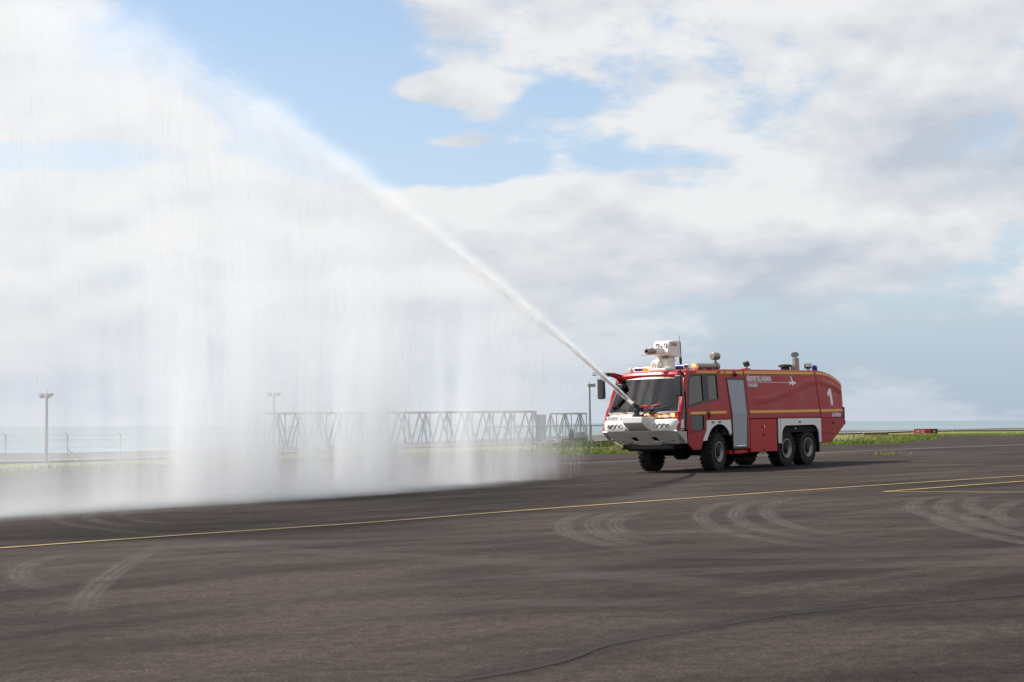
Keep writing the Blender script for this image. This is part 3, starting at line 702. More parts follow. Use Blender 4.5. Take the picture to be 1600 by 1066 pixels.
for q, sg in zip(cs, (1, -1)):
    # rubber surround of the two windows
    o1 = [(1.90, 2.13), (1.66, 3.00), (1.54, 3.18), (1.38, 3.235), (-.245, 3.265), (-.13, 2.38), (.72, 2.30)]
    b = MB(); b.panel(o1, [win1, win2], side_fn(sg, .012), .03, CR); b.build('window_surround', M_black, q, .004)
    for nm, w in (('door_window', win1), ('rear_cab_window', win2), ('corner_window', cgl), ('lower_door_window', dlow)):
        b = MB(); b.panel(w, [], side_fn(sg, -.02), .006, CR); b.build(nm, M_glass, q)
    for w, gw in ((cgl, .03), (dlow, .03)):
        c = Vector((sum(p[0] for p in w) / len(w), sum(p[1] for p in w) / len(w)))
        b = MB(); b.panel([tuple(c + (Vector(p) - c) * 1.06) for p in w], [w], side_fn(sg, .008), .03, CR); b.build('window_gasket', M_black, q, .002)
    # door outline, stripe, handle
    for a_, b_ in (((.78, 2.30), (.78, 1.72)), ((1.98, 1.40), (1.93, 2.12)), ((.80, 1.38), (1.96, 1.30))):
        dx, dz = b_[0] - a_[0], b_[1] - a_[1]; L = math.hypot(dx, dz); nx, nz = -dz / L * .009, dx / L * .009
        b = MB(); b.panel([(a_[0] - nx, a_[1] - nz), (b_[0] - nx, b_[1] - nz), (b_[0] + nx, b_[1] + nz), (a_[0] + nx, a_[1] + nz)], [], side_fn(sg, .005), .01, CR); b.build('door_seam', M_seam, q)
    b = MB(); b.panel([(1.76, 1.90), (.80, 1.91), (.80, 1.99), (1.76, 1.98)], [], side_fn(sg, .007), .008); b.build('yellow_stripe', M_yellow, q)
    b = MB(); b.panel([(.76, 1.91), (-.52, 1.92), (-.52, 2.0), (.76, 1.99)], [], side_fn(sg, .007), .008); b.build('yellow_stripe', M_yellow, q)
    b = MB(); b.panel([(1.05, 3.275), (-.24, 3.285), (-.24, 3.345), (1.05, 3.33)], [], side_fn(sg, .007), .008); b.build('yellow_stripe', M_yellow, q)
    b = MB(); b.lathe([(0, .075), (.015, .075), (.02, .05)], (.66, sg * 1.505, 1.93), (0, sg, 0), 16); b.box((.62, sg * 1.525, 1.86), (.06, .03, .16)); b.build('door_handle', M_black, q, .004)
side_panel('cab_rear_panel', [(-.26, 1.72), (-.26, 3.355), (-.30, 3.355), (-.30, 1.72)], [], M_seam, -.02, .02, truck)
# windscreen surface
def WS(y, t, o=0.0):
    hw = 1.42 + (1.22 - 1.42) * t
    x = 2.47 + (1.785 - 2.47) * t - .10 * (y / 1.35) ** 2; z = 1.98 + (3.235 - 1.98) * t
    return (x + o * .84, y, z + o * .54)
def ws_grid(y0, y1, t0, t1, nu, nv, off=0.0):
    rows = []
    for j in range(nv + 1):
        t = t0 + (t1 - t0) * j / nv; hw = (1.42 + (1.22 - 1.42) * t) / 1.37
        rows.append([WS((y0 + (y1 - y0) * i / nu) * hw, t, off) for i in range(nu + 1)])
    return rows
b = MB(); b.rings(ws_grid(-1.34, 1.34, .0, 1.0, 18, 8), False, False, closed=False); wind = b.build('windscreen', M_wind, truck, 0, 60)
b = MB()
for (ya, yb_, ta, tb) in ((-1.37, 1.37, -.02, .035), (-1.37, -1.32, 0, 1.0), (1.32, 1.37, 0, 1.0), (-1.37, 1.37, .965, 1.01)): b.rings(ws_grid(ya, yb_, ta, tb, 14, 8, .006), False, False, closed=False)
b.build('gasket', M_black, wind, 0, 60)
b = MB(); b.rings(ws_grid(-1.32, 1.32, .90, .965, 14, 2, .004), False, False, closed=False); b.build('sun_band', mat('tinted_band', (.05, .075, .085), .4), wind, 0, 60)
for sg in (1, -1):                                                   # windscreen posts
    b = MB(); rows = []
    for k in range(9):
        t = k / 8; p = Vector(WS(sg * (1.42 + (1.22 - 1.42) * t), t)); zz = p.z; ys_ = YS(zz)
        xs_ = 2.36 + (1.80 - 2.36) * (zz - 1.9) / 1.30 if zz > 1.9 else 2.36
        rows.append([(p.x + .02, p.y - sg * .02, zz), (p.x + .035, sg * (abs(p.y) + .025), zz), (xs_ + .03, sg * (ys_ + .004), zz), (xs_ - .06, sg * (ys_ - .05), zz), (p.x - .05, p.y - sg * .03, zz)])
    b.rings(rows); b.build('windscreen_post', M_red, truck, .006, 40)
    b = MB(); b.hexa([(2.50, sg * 1.30, 1.40), (2.54, sg * 1.44, 1.40), (2.50, sg * 1.50, 1.40), (2.30, sg * 1.46, 1.40), (2.46, sg * 1.32, 2.0), (2.40, sg * 1.42, 2.0), (2.33, sg * 1.49, 2.0), (2.20, sg * 1.44, 2.0)]); b.build('lower_post', M_red, truck, .006)
# roof of the cab
b = MB(); rows = []
for x, zt, hw in ((1.82, 3.215, 1.16), (1.77, 3.30, 1.20), (1.55, 3.35, 1.25), (.9, 3.375, 1.28), (-.28, 3.39, 1.29)):
    rows.append([(x, -hw, zt - .06), (x, -hw + .02, zt - .015), (x, -hw + .10, zt + .02), (x, -.5, zt + .035), (x, .5, zt + .035), (x, hw - .10, zt + .02), (x, hw - .02, zt - .015), (x, hw, zt - .06), (x - .02, hw - .05, zt - .08), (x - .02, -hw + .05, zt - .08)])
b.rings(rows); b.build('cab_roof', M_red, truck, .008, 30)
b = MB(); b.rings(ws_grid(-1.37, 1.37, -.13, -.02, 18, 1, .0), False, False, closed=False); b.rings(ws_grid(-1.34, 1.34, -.16, -.02, 18, 1, -.05), False, False, closed=False); cowl = b.build('cowl', M_red, truck, 0, 60)
nst = 18
for k in range(nst):                                                # slanted warning blocks under the glass
    ya = -1.33 + 2.66 * k / nst; yb_ = -1.33 + 2.66 * (k + 1) / nst; slant = .10 if ya > -.0 else -.10
    if abs(ya + .07) < .2: continue
    b = MB()
    b.rings([[WS(max(-1.35, min(1.35, ya + slant * .5)), -.125, .006), WS(max(-1.35, min(1.35, yb_ + slant * .5)), -.125, .006)], [WS(max(-1.35, min(1.35, ya - slant * .5)), -.03, .006), WS(max(-1.35, min(1.35, yb_ - slant * .5)), -.03, .006)]], False, False, closed=False)
    b.build('warning_block', M_hazy if k % 2 else M_hazr, cowl)
# wipers
for yb_, ye, te in ((.35, 1.02, .10), (-.55, -1.15, .12), (.1, .62, .14)):
    b = MB(); p0, p1 = WS(yb_, .0, .03), WS(ye, te, .03); b.tube([p0, p1], .012, 6); d = Vector(p1) - Vector(p0)
    pm = Vector(WS((yb_ + ye) / 2, te * .6 + .05, .035)); b.tube([pm - d * .55, pm + d * .55], .011, 6); b.build('wiper', M_black, truck)
# inside of the cab
b = MB(); b.box((.95, 0, 1.18), (2.2, 2.7, .06)); b.box((-.24, 0, 2.2), (.05, 2.55, 2.1)); b.hexa([(2.35, -1.28, 1.25), (2.35, 1.28, 1.25), (1.95, 1.28, 1.25), (1.95, -1.28, 1.25), (2.30, -1.25, 1.93), (2.30, 1.25, 1.93), (1.85, 1.25, 2.02), (1.85, -1.25, 2.02)])
b.box((.7, 0, 3.27), (1.9, 2.2, .05)); b.box((1.95, -.1, 2.06), (.34, .9, .16)); b.build('cab_lining', M_int, truck, .02)
for yy, xx in ((.82, .62), (-.80, .75), (0, .35)):
    b = MB(); b.box((xx + .05, yy, 1.52), (.52, .52, .66)); s_ = b.build('seat', M_seat, truck, .05)
    b = MB(); b.box((xx - .24, yy, 2.15), (.14, .48, .75), Matrix.Rotation(R(-8), 3, 'Y')); b.box((xx - .30, yy, 2.63), (.10, .28, .20)); b.build('seat_back', M_seat, s_, .05)
b = MB(); c0 = Vector((1.62, .80, 2.06)); axs_ = Vector((-.75, 0, .66)).normalized(); u_ = Vector((0, 1, 0)); w_ = axs_.cross(u_)
b.tube([c0 + (u_ * math.cos(2 * math.pi * k / 20) + w_ * math.sin(2 * math.pi * k / 20)) * .22 for k in range(21)], .017, 6, False)
for k in range(3): a = 2 * math.pi * k / 3 + .5; b.tube([c0, c0 + (u_ * math.cos(a) + w_ * math.sin(a)) * .22], .012, 5)
b.tube([c0, c0 - axs_ * .45], .03, 8); b.build('steering_wheel', M_black, truck)
b = MB(); b.lathe([(0, .19), (.05, .185), (.11, .15), (.16, .09), (.185, .01)], (2.08, .22, 2.12), (0, 0, 1), 18); hl = b.build('helmet', mat('silver_helmet', (.55, .56, .58), .15, metal=.9), None); 
hl.matrix_world = TM; tag(hl, 'silver safety helmet lying on the dashboard behind the windscreen', 'helmet')

# ---- bumper
bump = empty('bumper', (0, 0, 0), truck)
for sg in (1, -1):
    b = MB(); ya, yb_ = sg * .50, sg * 1.50
    rows = []
    for y, xo, zt, zb in ((ya, 2.66, 1.775, 1.37), (sg * 1.2, 2.64, 1.775, 1.37), (sg * 1.38, 2.58, 1.77, 1.37), (yb_, 2.40, 1.74, 1.38)):
        rows.append([(2.2, y, zb + .02), (xo - .03, y, zb), (xo, y, zb + .05), (xo, y, zt - .09), (xo - .05, y, zt - .02), (xo - .16, y, zt), (2.2, y, zt)])
    b.rings(rows); bx_ = b.build('lamp_housing', M_white, bump, .012, 40)
    xs4 = [.67, .84, 1.01, 1.16]
    for i, yy in enumerate(xs4):
        rr = .062 if i < 3 else .045
        b = MB(); b.lathe([(-.01, rr + .012), (.006, rr + .012), (.006, rr), (-.025, rr * .8)], (2.66, sg * yy, 1.555), (1, 0, 0), 18, False); hl_ = b.build('headlight', M_black, bx_)
        b = MB(); b.lathe([(-.03, .01), (-.022, rr * .5), (.001, rr)], (2.655, sg * yy, 1.555), (1, 0, 0), 16, False); hl_o = b.build('reflector', M_chrome if i % 2 else M_steel, bx_)
# centre nose
b = MB()
top = [(2.99, -.41, 1.86), (2.99, .41, 1.86), (2.62, .60, 1.845), (2.2, .60, 1.84), (2.2, -.60, 1.84), (2.62, -.60, 1.845)]
mid = [(2.985, -.37, 1.66), (2.985, .37, 1.66), (2.60, .56, 1.62), (2.2, .56, 1.62), (2.2, -.56, 1.62), (2.60, -.56, 1.62)]
bot = [(2.68, -.33, 1.42), (2.68, .46, 1.42), (2.56, .52, 1.40), (2.2, .52, 1.38), (2.2, -.52, 1.38), (2.56, -.52, 1.40)]
b.rings([bot, mid, top]); b.build('nose', M_white, bump, .02, 40)
# sloping lower apron with two slots
def apf(u, v, o):      # u = y, v = 0 (top) .. 1 (bottom)
    x = 2.60 - .56 * v; z = 1.375 - .425 * v; return (x + o * .6, u, z - o * .8)
hole_ = lambda c: [(c - .17, .45), (c + .07, .45), (c + .13, .80), (c - .10, .80)]
b = MB(); b.panel([(-1.46, 0), (1.46, 0), (1.28, 1.0), (.55, 1.0), (.40, 1.08), (-.35, 1.08), (-.55, 1.0), (-1.16, 1.0)], [hole_(-.36), hole_(.42), [(-1.05, .72), (-.9, .72), (-.85, .9), (-1.0, .9)], [(.92, .72), (1.06, .72), (1.14, .9), (1.0, .9)]], apf, .04); b.build('lower_apron', M_white, bump, .008, 30)
for sg in (1, -1):
    b = MB(); b.poly([(2.60, sg * 1.47, 1.37), (2.04, sg * 1.49, 1.36), (2.02, sg * 1.49, .95), (2.06, sg * 1.27, .95)]); b.poly([(2.60, sg * 1.47, 1.37), (2.06, sg * 1.27, .95), (2.02, sg * 1.49, .95)]); b.build('apron_side', M_white, bump)
b = MB(); b.box((1.72, 0, 1.04), (.46, 2.2, .30)); b.box((1.82, 0, .86), (.36, 1.9, .16)); b.tube([(2.02, -.95, .86), (2.16, -.95, .80)], .05, 8); b.tube([(2.02, .95, .86), (2.14, .95, .80)], .05, 8); b.build('underrun', M_black, bump, .02)
b = MB()
for yy in (-.62, .74): b.tube([(2.28, yy, 1.02), (2.20, yy, .94), (2.12, yy, 1.0)], .022, 6)
b.build('tow_eye', M_steel, bump)
# number plate
b = MB(); b.box((2.61, -.98, 1.835), (.02, .56, .115)); pl = b.build('number_plate', M_text, bump, .004)
text_mesh('plate_text', 'AF 208 MS', M_ink, pl, lambda u, v: (2.622, -1.21 + u, 1.795 + v), .11, .80)

# ---- bumper monitor (water cannon)
mon = empty('bumper_monitor', (0, 0, 0), truck)
b = MB(); b.lathe([(0, .15), (.06, .15), (.08, .10), (.16, .095), (.18, .11), (.24, .11)], (2.74, .02, 1.86), (0, 0, 1), 18); b.build('base', M_black, mon)
b = MB(); b.tube([(2.74, .02, 2.05), (2.72, .02, 2.14), (2.70, .02, 2.20), (2.78, .02, 2.24)], [.10, .10, .09, .085], 12); b.box((2.68, -.12, 2.12), (.18, .10, .20)); b.box((2.68, .17, 2.10), (.16, .08, .16)); b.build('elbow', M_black, mon, .01)
b = MB(); b.lathe([(0, .075), (.10, .07), (.2, .055), (.205, .075), (.26, .075), (.27, .05)], (2.72, .02, 2.20), (.9, .06, .42), 16); b.build('nozzle', M_black, mon)
b = MB(); b.tube([(2.62, .22, 1.95), (2.60, .35, 2.18), (2.58, .62, 2.22), (2.56, .85, 2.27)], .02, 6); b.box((2.60, .30, 2.20), (.12, .30, .07)); b.build('red_fitting', M_red2, mon, .01)

# ---- mirrors
for sg in (1, -1):
    mi_ = empty('mirror', (0, 0, 0), truck); yy = sg * 1.53
    b = MB(); b.box((2.50, yy, 2.84), (.14, .27, .70)); b.build('mirror_housing', M_black, mi_, .05, seg=3)
    b = MB(); b.box((2.425, yy, 2.84), (.01, .22, .62)); b.build('mirror_glass', M_chrome, mi_)
    b = MB(); b.tube([(1.74, sg * 1.18, 3.26), (2.0, sg * 1.30, 3.33), (2.35, sg * 1.50, 3.34), (2.50, yy, 3.30), (2.50, yy, 3.15)], .028, 8); b.tube([(1.74, sg * 1.20, 3.20), (2.05, sg * 1.33, 3.26), (2.40, sg * 1.54, 3.28)], .022, 8); b.build('mirror_arm', M_black, mi_)
    if sg < 0:
        b = MB(); b.tube([(1.72, -1.18, 3.10), (1.86, -1.30, 3.22), (2.0, -1.36, 3.30), (2.15, -1.42, 3.30)], [.05, .08, .09, .05], 8); b.build('red_bracket', M_red2, mi_)
        b = MB(); b.tube([(2.02, -1.36, 3.34), (2.32, -1.66, 3.37), (2.62, -1.78, 3.36)], .02, 6); b.tube([(2.02, -1.40, 3.28), (2.36, -1.68, 3.31), (2.62, -1.80, 3.30)], .018, 6); b.box((2.14, -1.48, 3.33), (.30, .10, .09)); b.build('fork_arm', M_black, mi_, .006)
        b = MB(); b.box((2.04, -1.05, 2.90), (.18, .26, .16)); b.build('inspection_mirror', M_black, mi_, .03)
# ---- roof turret
tur = empty('roof_turret', (0, 0, 0), truck)
b = MB(); b.rings([[(.9 + x, y, z) for x, y in ((.5, -.34), (.5, .34), (.32, .46), (-.5, .46), (-.5, -.46), (.32, -.46))] for z in (3.39, 3.47)]); b.build('base_plate', M_offwhite, tur, .015)
b = MB(); b.lathe([(0, .27), (.10, .27), (.12, .235), (.24, .235), (.26, .27), (.34, .27), (.36, .22), (.44, .20)], (.82, .06, 3.46), (0, 0, 1), 24); b.build('pedestal', M_offwhite, tur)
b = MB()
for sg in (1, -1): b.tube([(1.22, -.20 + sg * .09, 3.47), (1.24, -.20 + sg * .10, 3.62), (1.14, -.18 + sg * .10, 3.74), (.98, -.12 + sg * .08, 3.76)], .035, 8)
b.tube([(1.05, -.2, 3.5), (1.12, -.2, 3.66), (1.0, -.1, 3.82)], .10, 12); b.lathe([(0, .06), (.03, .06)], (1.34, -.16, 3.48), (1, 0, 0), 12); b.build('water_pipe', M_offwhite, tur)
b = MB(); b.tube([(1.02, .05, 3.86), (1.10, .12, 3.83), (1.05, .2, 3.80)], .03, 8); b.box((1.0, .12, 3.84), (.20, .16, .06)); b.build('actuator', M_steel, tur, .01)
# turret head: rounded housing
prof = [(-.42, 3.98), (-.40, 3.92), (-.18, 3.85), (.18, 3.87), (.36, 3.93), (.40, 4.0), (.37, 4.34), (.33, 4.385), (-.05, 4.42), (-.26, 4.42), (-.36, 4.38), (-.43, 4.25)]
b = MB(); hd = Vector((.83, .06, 0)); b.panel(prof, [], lambda u, v, o: (hd.x + u, hd.y + .30 + o, v), .60); b.build('turret_head', M_white, tur, .03, 30, 3)
text_mesh('turret_text', 'sides', M_redtext, tur, lambda u, v: (hd.x + .27 - u, hd.y + .304, 4.225 + v), .20, 1.0, 1.05, heavy=.004)
b = MB(); b.panel([(-.40, 3.95), (-.36, 3.95), (-.36, 4.40), (-.40, 4.36)], [], lambda u, v, o: (hd.x + u + .02, hd.y + .304 + o, v), .01); b.tube([(hd.x - .34, hd.y + .28, 4.38), (hd.x - .34, hd.y + .28, 4.58)], .008, 5); b.build('rear_gasket', M_black, tur)
for dy in (-.13, .18):
    b = MB(); b.lathe([(-.02, .065), (.02, .065), (.02, .05), (-.01, .04)], (hd.x + .385, hd.y + dy, 4.25), (1, 0, .08), 18, False); q = b.build('turret_lamp', M_steel, tur)
    b = MB(); b.lathe([(-.005, .01), (.012, .048)], (hd.x + .385, hd.y + dy, 4.25), (1, 0, .08), 16, False); b.build('lens', M_chrome, q)
b = MB(); b.box((hd.x + .39, hd.y + .02, 4.20), (.03, .05, .05)); b.build('camera_eye', M_black, tur, .006)
bd = Vector((1, 0, -.03)).normalized(); bo_ = Vector((hd.x + .25, hd.y - .02, 4.06))
b = MB(); b.box(bo_ + bd * .28, (.62, .24, .21)); b.build('barrel_shroud', M_white, tur, .04, seg=3)
b = MB(); b.lathe([(.52, .10), (.60, .115), (.64, .09), (.72, .09), (.74, .12), (.80, .12), (.82, .10), (.90, .095), (.95, .10), (1.0, .085), (1.0, .06), (.93, .05)], bo_, bd, 20, False); b.build('barrel', M_steel, tur)
b = MB(); b.tube([bo_ + bd * .7 + Vector((0, .1, .11)), bo_ + bd * .95 + Vector((0, .1, .10))], .018, 6); b.tube([bo_ + bd * .7 + Vector((0, -.12, .05)), bo_ + bd * .98 + Vector((0, -.11, .02))], .018, 6); b.tube([bo_ + bd * .75 + Vector((0, -.05, -.1)), bo_ + bd * 1.25 + Vector((0, -.08, -.14))], .012, 6); b.build('deflector_rods', M_offwhite, tur)
b = MB(); cc = Vector((.36, .28, 3.76)); b.tube([cc + Vector((math.cos(a) * .10, math.cos(a) * .10, math.sin(a) * .15)) for a in [2 * math.pi * k / 16 for k in range(17)]], .016, 6, False); b.tube([cc + Vector((.10, .06, .06)), cc + Vector((-.06, -.02, -.12))], .03, 6); b.build('hose_loop', M_black, tur)
# ---- beacons and roof gear
def beacon(p0, p1, m, name='beacon'):
    b = MB(); d = (Vector(p1) - Vector(p0)); L = d.length
    b.lathe([(0, .06), (.02, .085), (L - .02, .085), (L, .06)], p0, d, 16); return b.build(name, m, truck)
b = MB(); b.box((1.30, -.62, 3.395), (.14, 1.0, .03)); b.box((1.30, -1.0, 3.46), (.12, .16, .11)); b.box((1.36, -1.10, 3.485), (.12, .10, .10)); b.build('light_bar_mount', M_offwhite, truck, .01)
beacon((1.30, -.92, 3.475), (1.30, -.62, 3.475), M_blue); ob = beacon((1.30, -.62, 3.478), (1.30, -.22, 3.478), M_orange)
b = MB(); b.lathe([(0, .03), (.04, .028), (.05, .01)], (1.37, -.36, 3.50), (1, 0, .2), 10); b.build('bulb', M_glow, ob)
beacon((1.20, .62, 3.50), (1.20, .98, 3.50), M_blue)
b = MB(); b.box((1.26, 1.08, 3.50), (.10, .20, .14)); wl_ = b.build('flood_lamp', M_offwhite, truck, .012); b = MB(); b.box((1.314, 1.08, 3.50), (.008, .15, .09)); b.build('lens', M_black, wl_)
b = MB(); b.box((1.15, 1.10, 3.40), (.16, .22, .12)); b.build('lamp_foot', M_offwhite, truck, .01)
b = MB(); b.lathe([(0, .12), (.05, .125), (.12, .11), (.17, .06), (.18, .01)], (.80, 1.10, 3.43), (0, 0, 1), 18); o2 = b.build('amber_beacon', M_orange, truck)
b = MB(); b.lathe([(0, .035), (.03, .03), (.05, .01)], (.895, 1.15, 3.52), (.8, .5, .2), 10); b.build('bulb', M_glow, o2)
b = MB(); b.tube([(.62, 1.0, 3.52), (-.70, 1.0, 3.53)], .105, 16); b.lathe([(0, .13), (.10, .15), (.16, .13)], (-.66, 1.0, 3.53), (-1, 0, 0), 18); b.tube([(-.72, 1.0, 3.6), (-.72, 1.0, 3.76)], .04, 8); b.box((.2, 1.0, 3.41), (.1, .2, .08)); b.box((-.4, 1.0, 3.41), (.1, .2, .08)); b.build('light_mast', M_steel, truck)
b = MB(); b.lathe([(0, .11), (.02, .13), (.26, .13), (.30, .115), (.30, .10), (.27, .09)], (-.58, .95, 3.88), (-.95, .25, 0), 18); b.box((-.72, .97, 3.88), (.05, .29, .10)); b.build('searchlight', M_steel, truck, .006)
b = MB(); b.box((-2.75, 1.0, 3.46), (.35, .20, .06)); b.build('lamp_bracket', M_red, truck, .01)
def worklight(p, rz):
    M = Matrix.Rotation(rz, 3, 'Z') @ Matrix.Rotation(R(-25), 3, 'Y'); b = MB()
    b.box(Vector(p) + Vector((0, 0, .17)), (.12, .24, .17), M); b.tube([Vector(p), Vector(p) + Vector((0, .0, .12))], .022, 6); b.tube([Vector(p) + Vector((.1, .06, 0)), Vector(p) + Vector((.02, .08, .14))], .02, 6)
    o = b.build('work_light', M_black, truck, .012); b = MB(); b.box(Vector(p) + Vector((0, 0, .17)) + M @ Vector((.063, 0, 0)), (.006, .2, .13), M); b.build('lens', M_steel, o)
worklight((-2.72, 1.05, 3.47), R(150)); worklight((-7.62, .85, 3.47), R(200)); worklight((-7.48, .95, 3.47), R(30))
b = MB(); b.lathe([(0, .17), (.06, .17), (.10, .15)], (-6.35, .6, 3.48), (0, 0, 1), 20); b.lathe([(.10, .14), (.12, .25), (.19, .25), (.22, .16), (.23, .03)], (-6.35, .6, 3.48), (0, 0, 1), 26); b.build('roof_vent', M_black, truck)
b = MB(); b.tube([(-6.60, .9, 3.45), (-6.60, .9, 3.92)], [.135, .125], 16); b.tube([(-6.42, .85, 3.45), (-6.42, .85, 3.62)], .06, 8); ex = b.build('exhaust_stack', M_steel, truck)
b = MB(); b.lathe([(0, .145), (.015, .145)], (-6.56, .9, 4.04), (.5, .2, .55), 18); b.tube([(-6.7, .9, 3.92), (-6.6, .9, 4.02)], .014, 6); b.build('rain_cap', M_black, ex)
b = MB(); b.lathe([(0, .09), (.02, .10), (.18, .09), (.22, .03)], (-7.66, 1.12, 3.46), (0, 0, 1), 14); b.build('blue_beacon', M_blue, truck)
# ---- writing
def side_text(nm, body, m, x_left, z, size, xs_=1.0, sp_=1.0, out=.006, parent=truck, heavy=0.0):
    return text_mesh(nm, body, m, parent, lambda u, v: (x_left - u, YS(z + v) + out, z + v), size, xs_, sp_, heavy=heavy)
side_text('title_text', 'AÉROPORT DE LA RÉUNION', M_text, -2.19, 3.04, .23, .585, 1.0, parent=sp[0], heavy=.009)
side_text('place_text', 'ROLAND GARROS', M_text, -2.24, 2.83, .16, .48, 1.0, parent=sp[0], heavy=.006)
b = MB(); b.panel([(-2.22, 2.985), (-5.28, 2.985), (-5.28, 3.0), (-2.22, 3.0)], [], side_fn(1, .005), .003); b.build('rule', M_text, sp[0])
pc = Vector((-5.47, 2.985))
plane = [(.26, 0), (.20, .035), (.06, .04), (-.06, .24), (-.13, .24), (-.055, .04), (-.17, .03), (-.22, .085), (-.26, .085), (-.235, 0), (-.26, -.085), (-.22, -.085), (-.17, -.03), (-.055, -.04), (-.13, -.24), (-.06, -.24), (.06, -.04), (.20, -.035)]
b = MB(); b.panel([(pc.x - p[0], pc.y + p[1]) for p in plane], [], side_fn(1, .006), .003); b.build('aeroplane_emblem', M_text, sp[0])
one = [(0, 0), (.17, 0), (.17, .62), (.02, .62), (-.16, .44), (-.16, .31), (0, .40)]
b = MB(); b.panel([(-8.20 - p[0], 2.17 + p[1]) for p in one], [], side_fn(1, .006), .003); b.build('number_one', M_text, rs[0])
text_mesh('maker_text', 'sides', M_text, rl[0], lambda u, v: (-8.16 - u, YS(1.7) + .007, 1.735 + v), .26, 1.42, 1.0, heavy=.006)

# ---- crew behind the glass
M_skin = mat('skin', (.42, .25, .18), .5); M_shirt = mat('navy_blue_overalls', (.04, .10, .28), .8); M_hair = mat('dark_hair', (.02, .015, .012), .6); M_shirt2 = mat('grey_overalls', (.09, .11, .14), .85)
def person(name, base, lean, hands, head_turn, shirt, label):
    """seated figure grown from a jointed skeleton with a skin modifier"""
    V = []; E_ = []; Rr = []
    def add(p, r, par=None):
        V.append(Vector(base) + Vector(p)); Rr.append(r); i = len(V) - 1
        if par is not None: E_.append((par, i))
        return i
    pel = add((0, 0, 0), .15); wa = add((-.02 + lean * .2, 0, .18), .145, pel); ch = add((lean * .5, 0, .38), .165, wa); nk0 = add((lean * .7, 0, .53), .075, ch); nk = add((lean * .75 + .02, 0, .60), .058, nk0)
    hd1 = add((lean * .8 + .03, 0, .68), .085, nk); hd2 = add((lean * .8 + .03, 0, .77), .098, hd1); add((lean * .8 + .01, 0, .85), .075, hd2)
    for sg, hnd in zip((1, -1), hands):
        sh_ = add((lean * .6, sg * .19, .46), .075, ch); hv = Vector(hnd) - Vector(base); s0 = Vector((lean * .6, sg * .19, .46))
        md = (s0 + hv) * .5 + Vector((-.06, sg * .07, -.12)); el_ = add(md, .05, sh_); wr = add(hv - (hv - md).normalized() * .07, .032, el_); pm = add(hv, .036, wr)
        d = (hv - md).normalized(); sd = d.cross(Vector((0, 0, 1))).normalized()
        for k, (off, ln) in enumerate(((-.03, .065), (-.01, .078), (.011, .073), (.03, .058))):
            f1 = add(hv + d * .045 + sd * off, .010, pm); f2 = add(hv + d * (.045 + ln * .6) + sd * off + Vector((0, 0, -.012)), .009, f1); add(hv + d * (.045 + ln * .8) + sd * off + Vector((0, 0, -.04)), .008, f2)
        t1 = add(hv + sd * (-sg * .04) + d * .0, .012, pm); add(hv + sd * (-sg * .06) + d * .04, .010, t1)
        hp = add((.06, sg * .10, -.02), .10, pel); kn = add((.46, sg * .14, .04), .075, hp); an = add((.54, sg * .14, -.36), .045, kn); add((.68, sg * .14, -.41), .045, an)
    me = bpy.data.meshes.new(name); me.from_pydata([tuple(v) for v in V], E_, [])
    o = bpy.data.objects.new(name, me); COL.objects.link(o)
    md = o.modifiers.new('skin', 'SKIN'); md.use_smooth_shade = True
    if not me.skin_vertices: bpy.context.view_layer.objects.active = o
    for i, sv in enumerate(me.skin_vertices[0].data): sv.radius = (Rr[i], Rr[i]); sv.use_root = (i == 0)
    o.modifiers.new('subdivision', 'SUBSURF').levels = 2
    bpy.context.view_layer.update()
    m2 = bpy.data.meshes.new_from_object(o.evaluated_get(bpy.context.evaluated_depsgraph_get())); o.modifiers.clear(); o.data = m2
    for q in (shirt, M_skin, M_hair): m2.materials.append(q)
    B = Vector(base); hz = B.z; face = Vector((lean * .8 + .03, 0, .76)) + B
    hv_ = [Vector(h) for h in hands]
    for v in m2.vertices:                                            # brow, nose and chin drawn out of the head
        q = v.co - face
        if q.length < .16 and q.x > .05:
            v.co.x += .028 * math.exp(-((q.y / .016) ** 2 + ((q.z + .01) / .025) ** 2)) + .012 * math.exp(-((q.y / .03) ** 2 + ((q.z + .085) / .02) ** 2))
            for s2 in (1, -1): v.co.x -= .012 * math.exp(-(((q.y - s2 * .033) / .016) ** 2 + ((q.z - .025) / .014) ** 2))
    for p in m2.polygons:
        c = p.center; zz = c.z - B.z; i = 0
        if zz > .57: i = 1
        if zz > .76 and (c.x < face.x + .035 or zz > .845): i = 2
        if any((c - h).length < .10 for h in hv_): i = 1
        p.material_index = i
    o.matrix_world = TM
    tag(o, label, 'person'); return o
person('person', (.60, .82, 1.97), .05, [(1.53, 1.0, 2.10), (1.53, .62, 2.10)], 0, M_shirt, 'driver in navy blue overalls seated behind the left cab window')
person('person', (.80, -.80, 2.05), .02, [(1.30, -.62, 2.02), (1.30, -.98, 2.02)], 0, M_shirt2, 'crew member seated on the far side behind the windscreen')

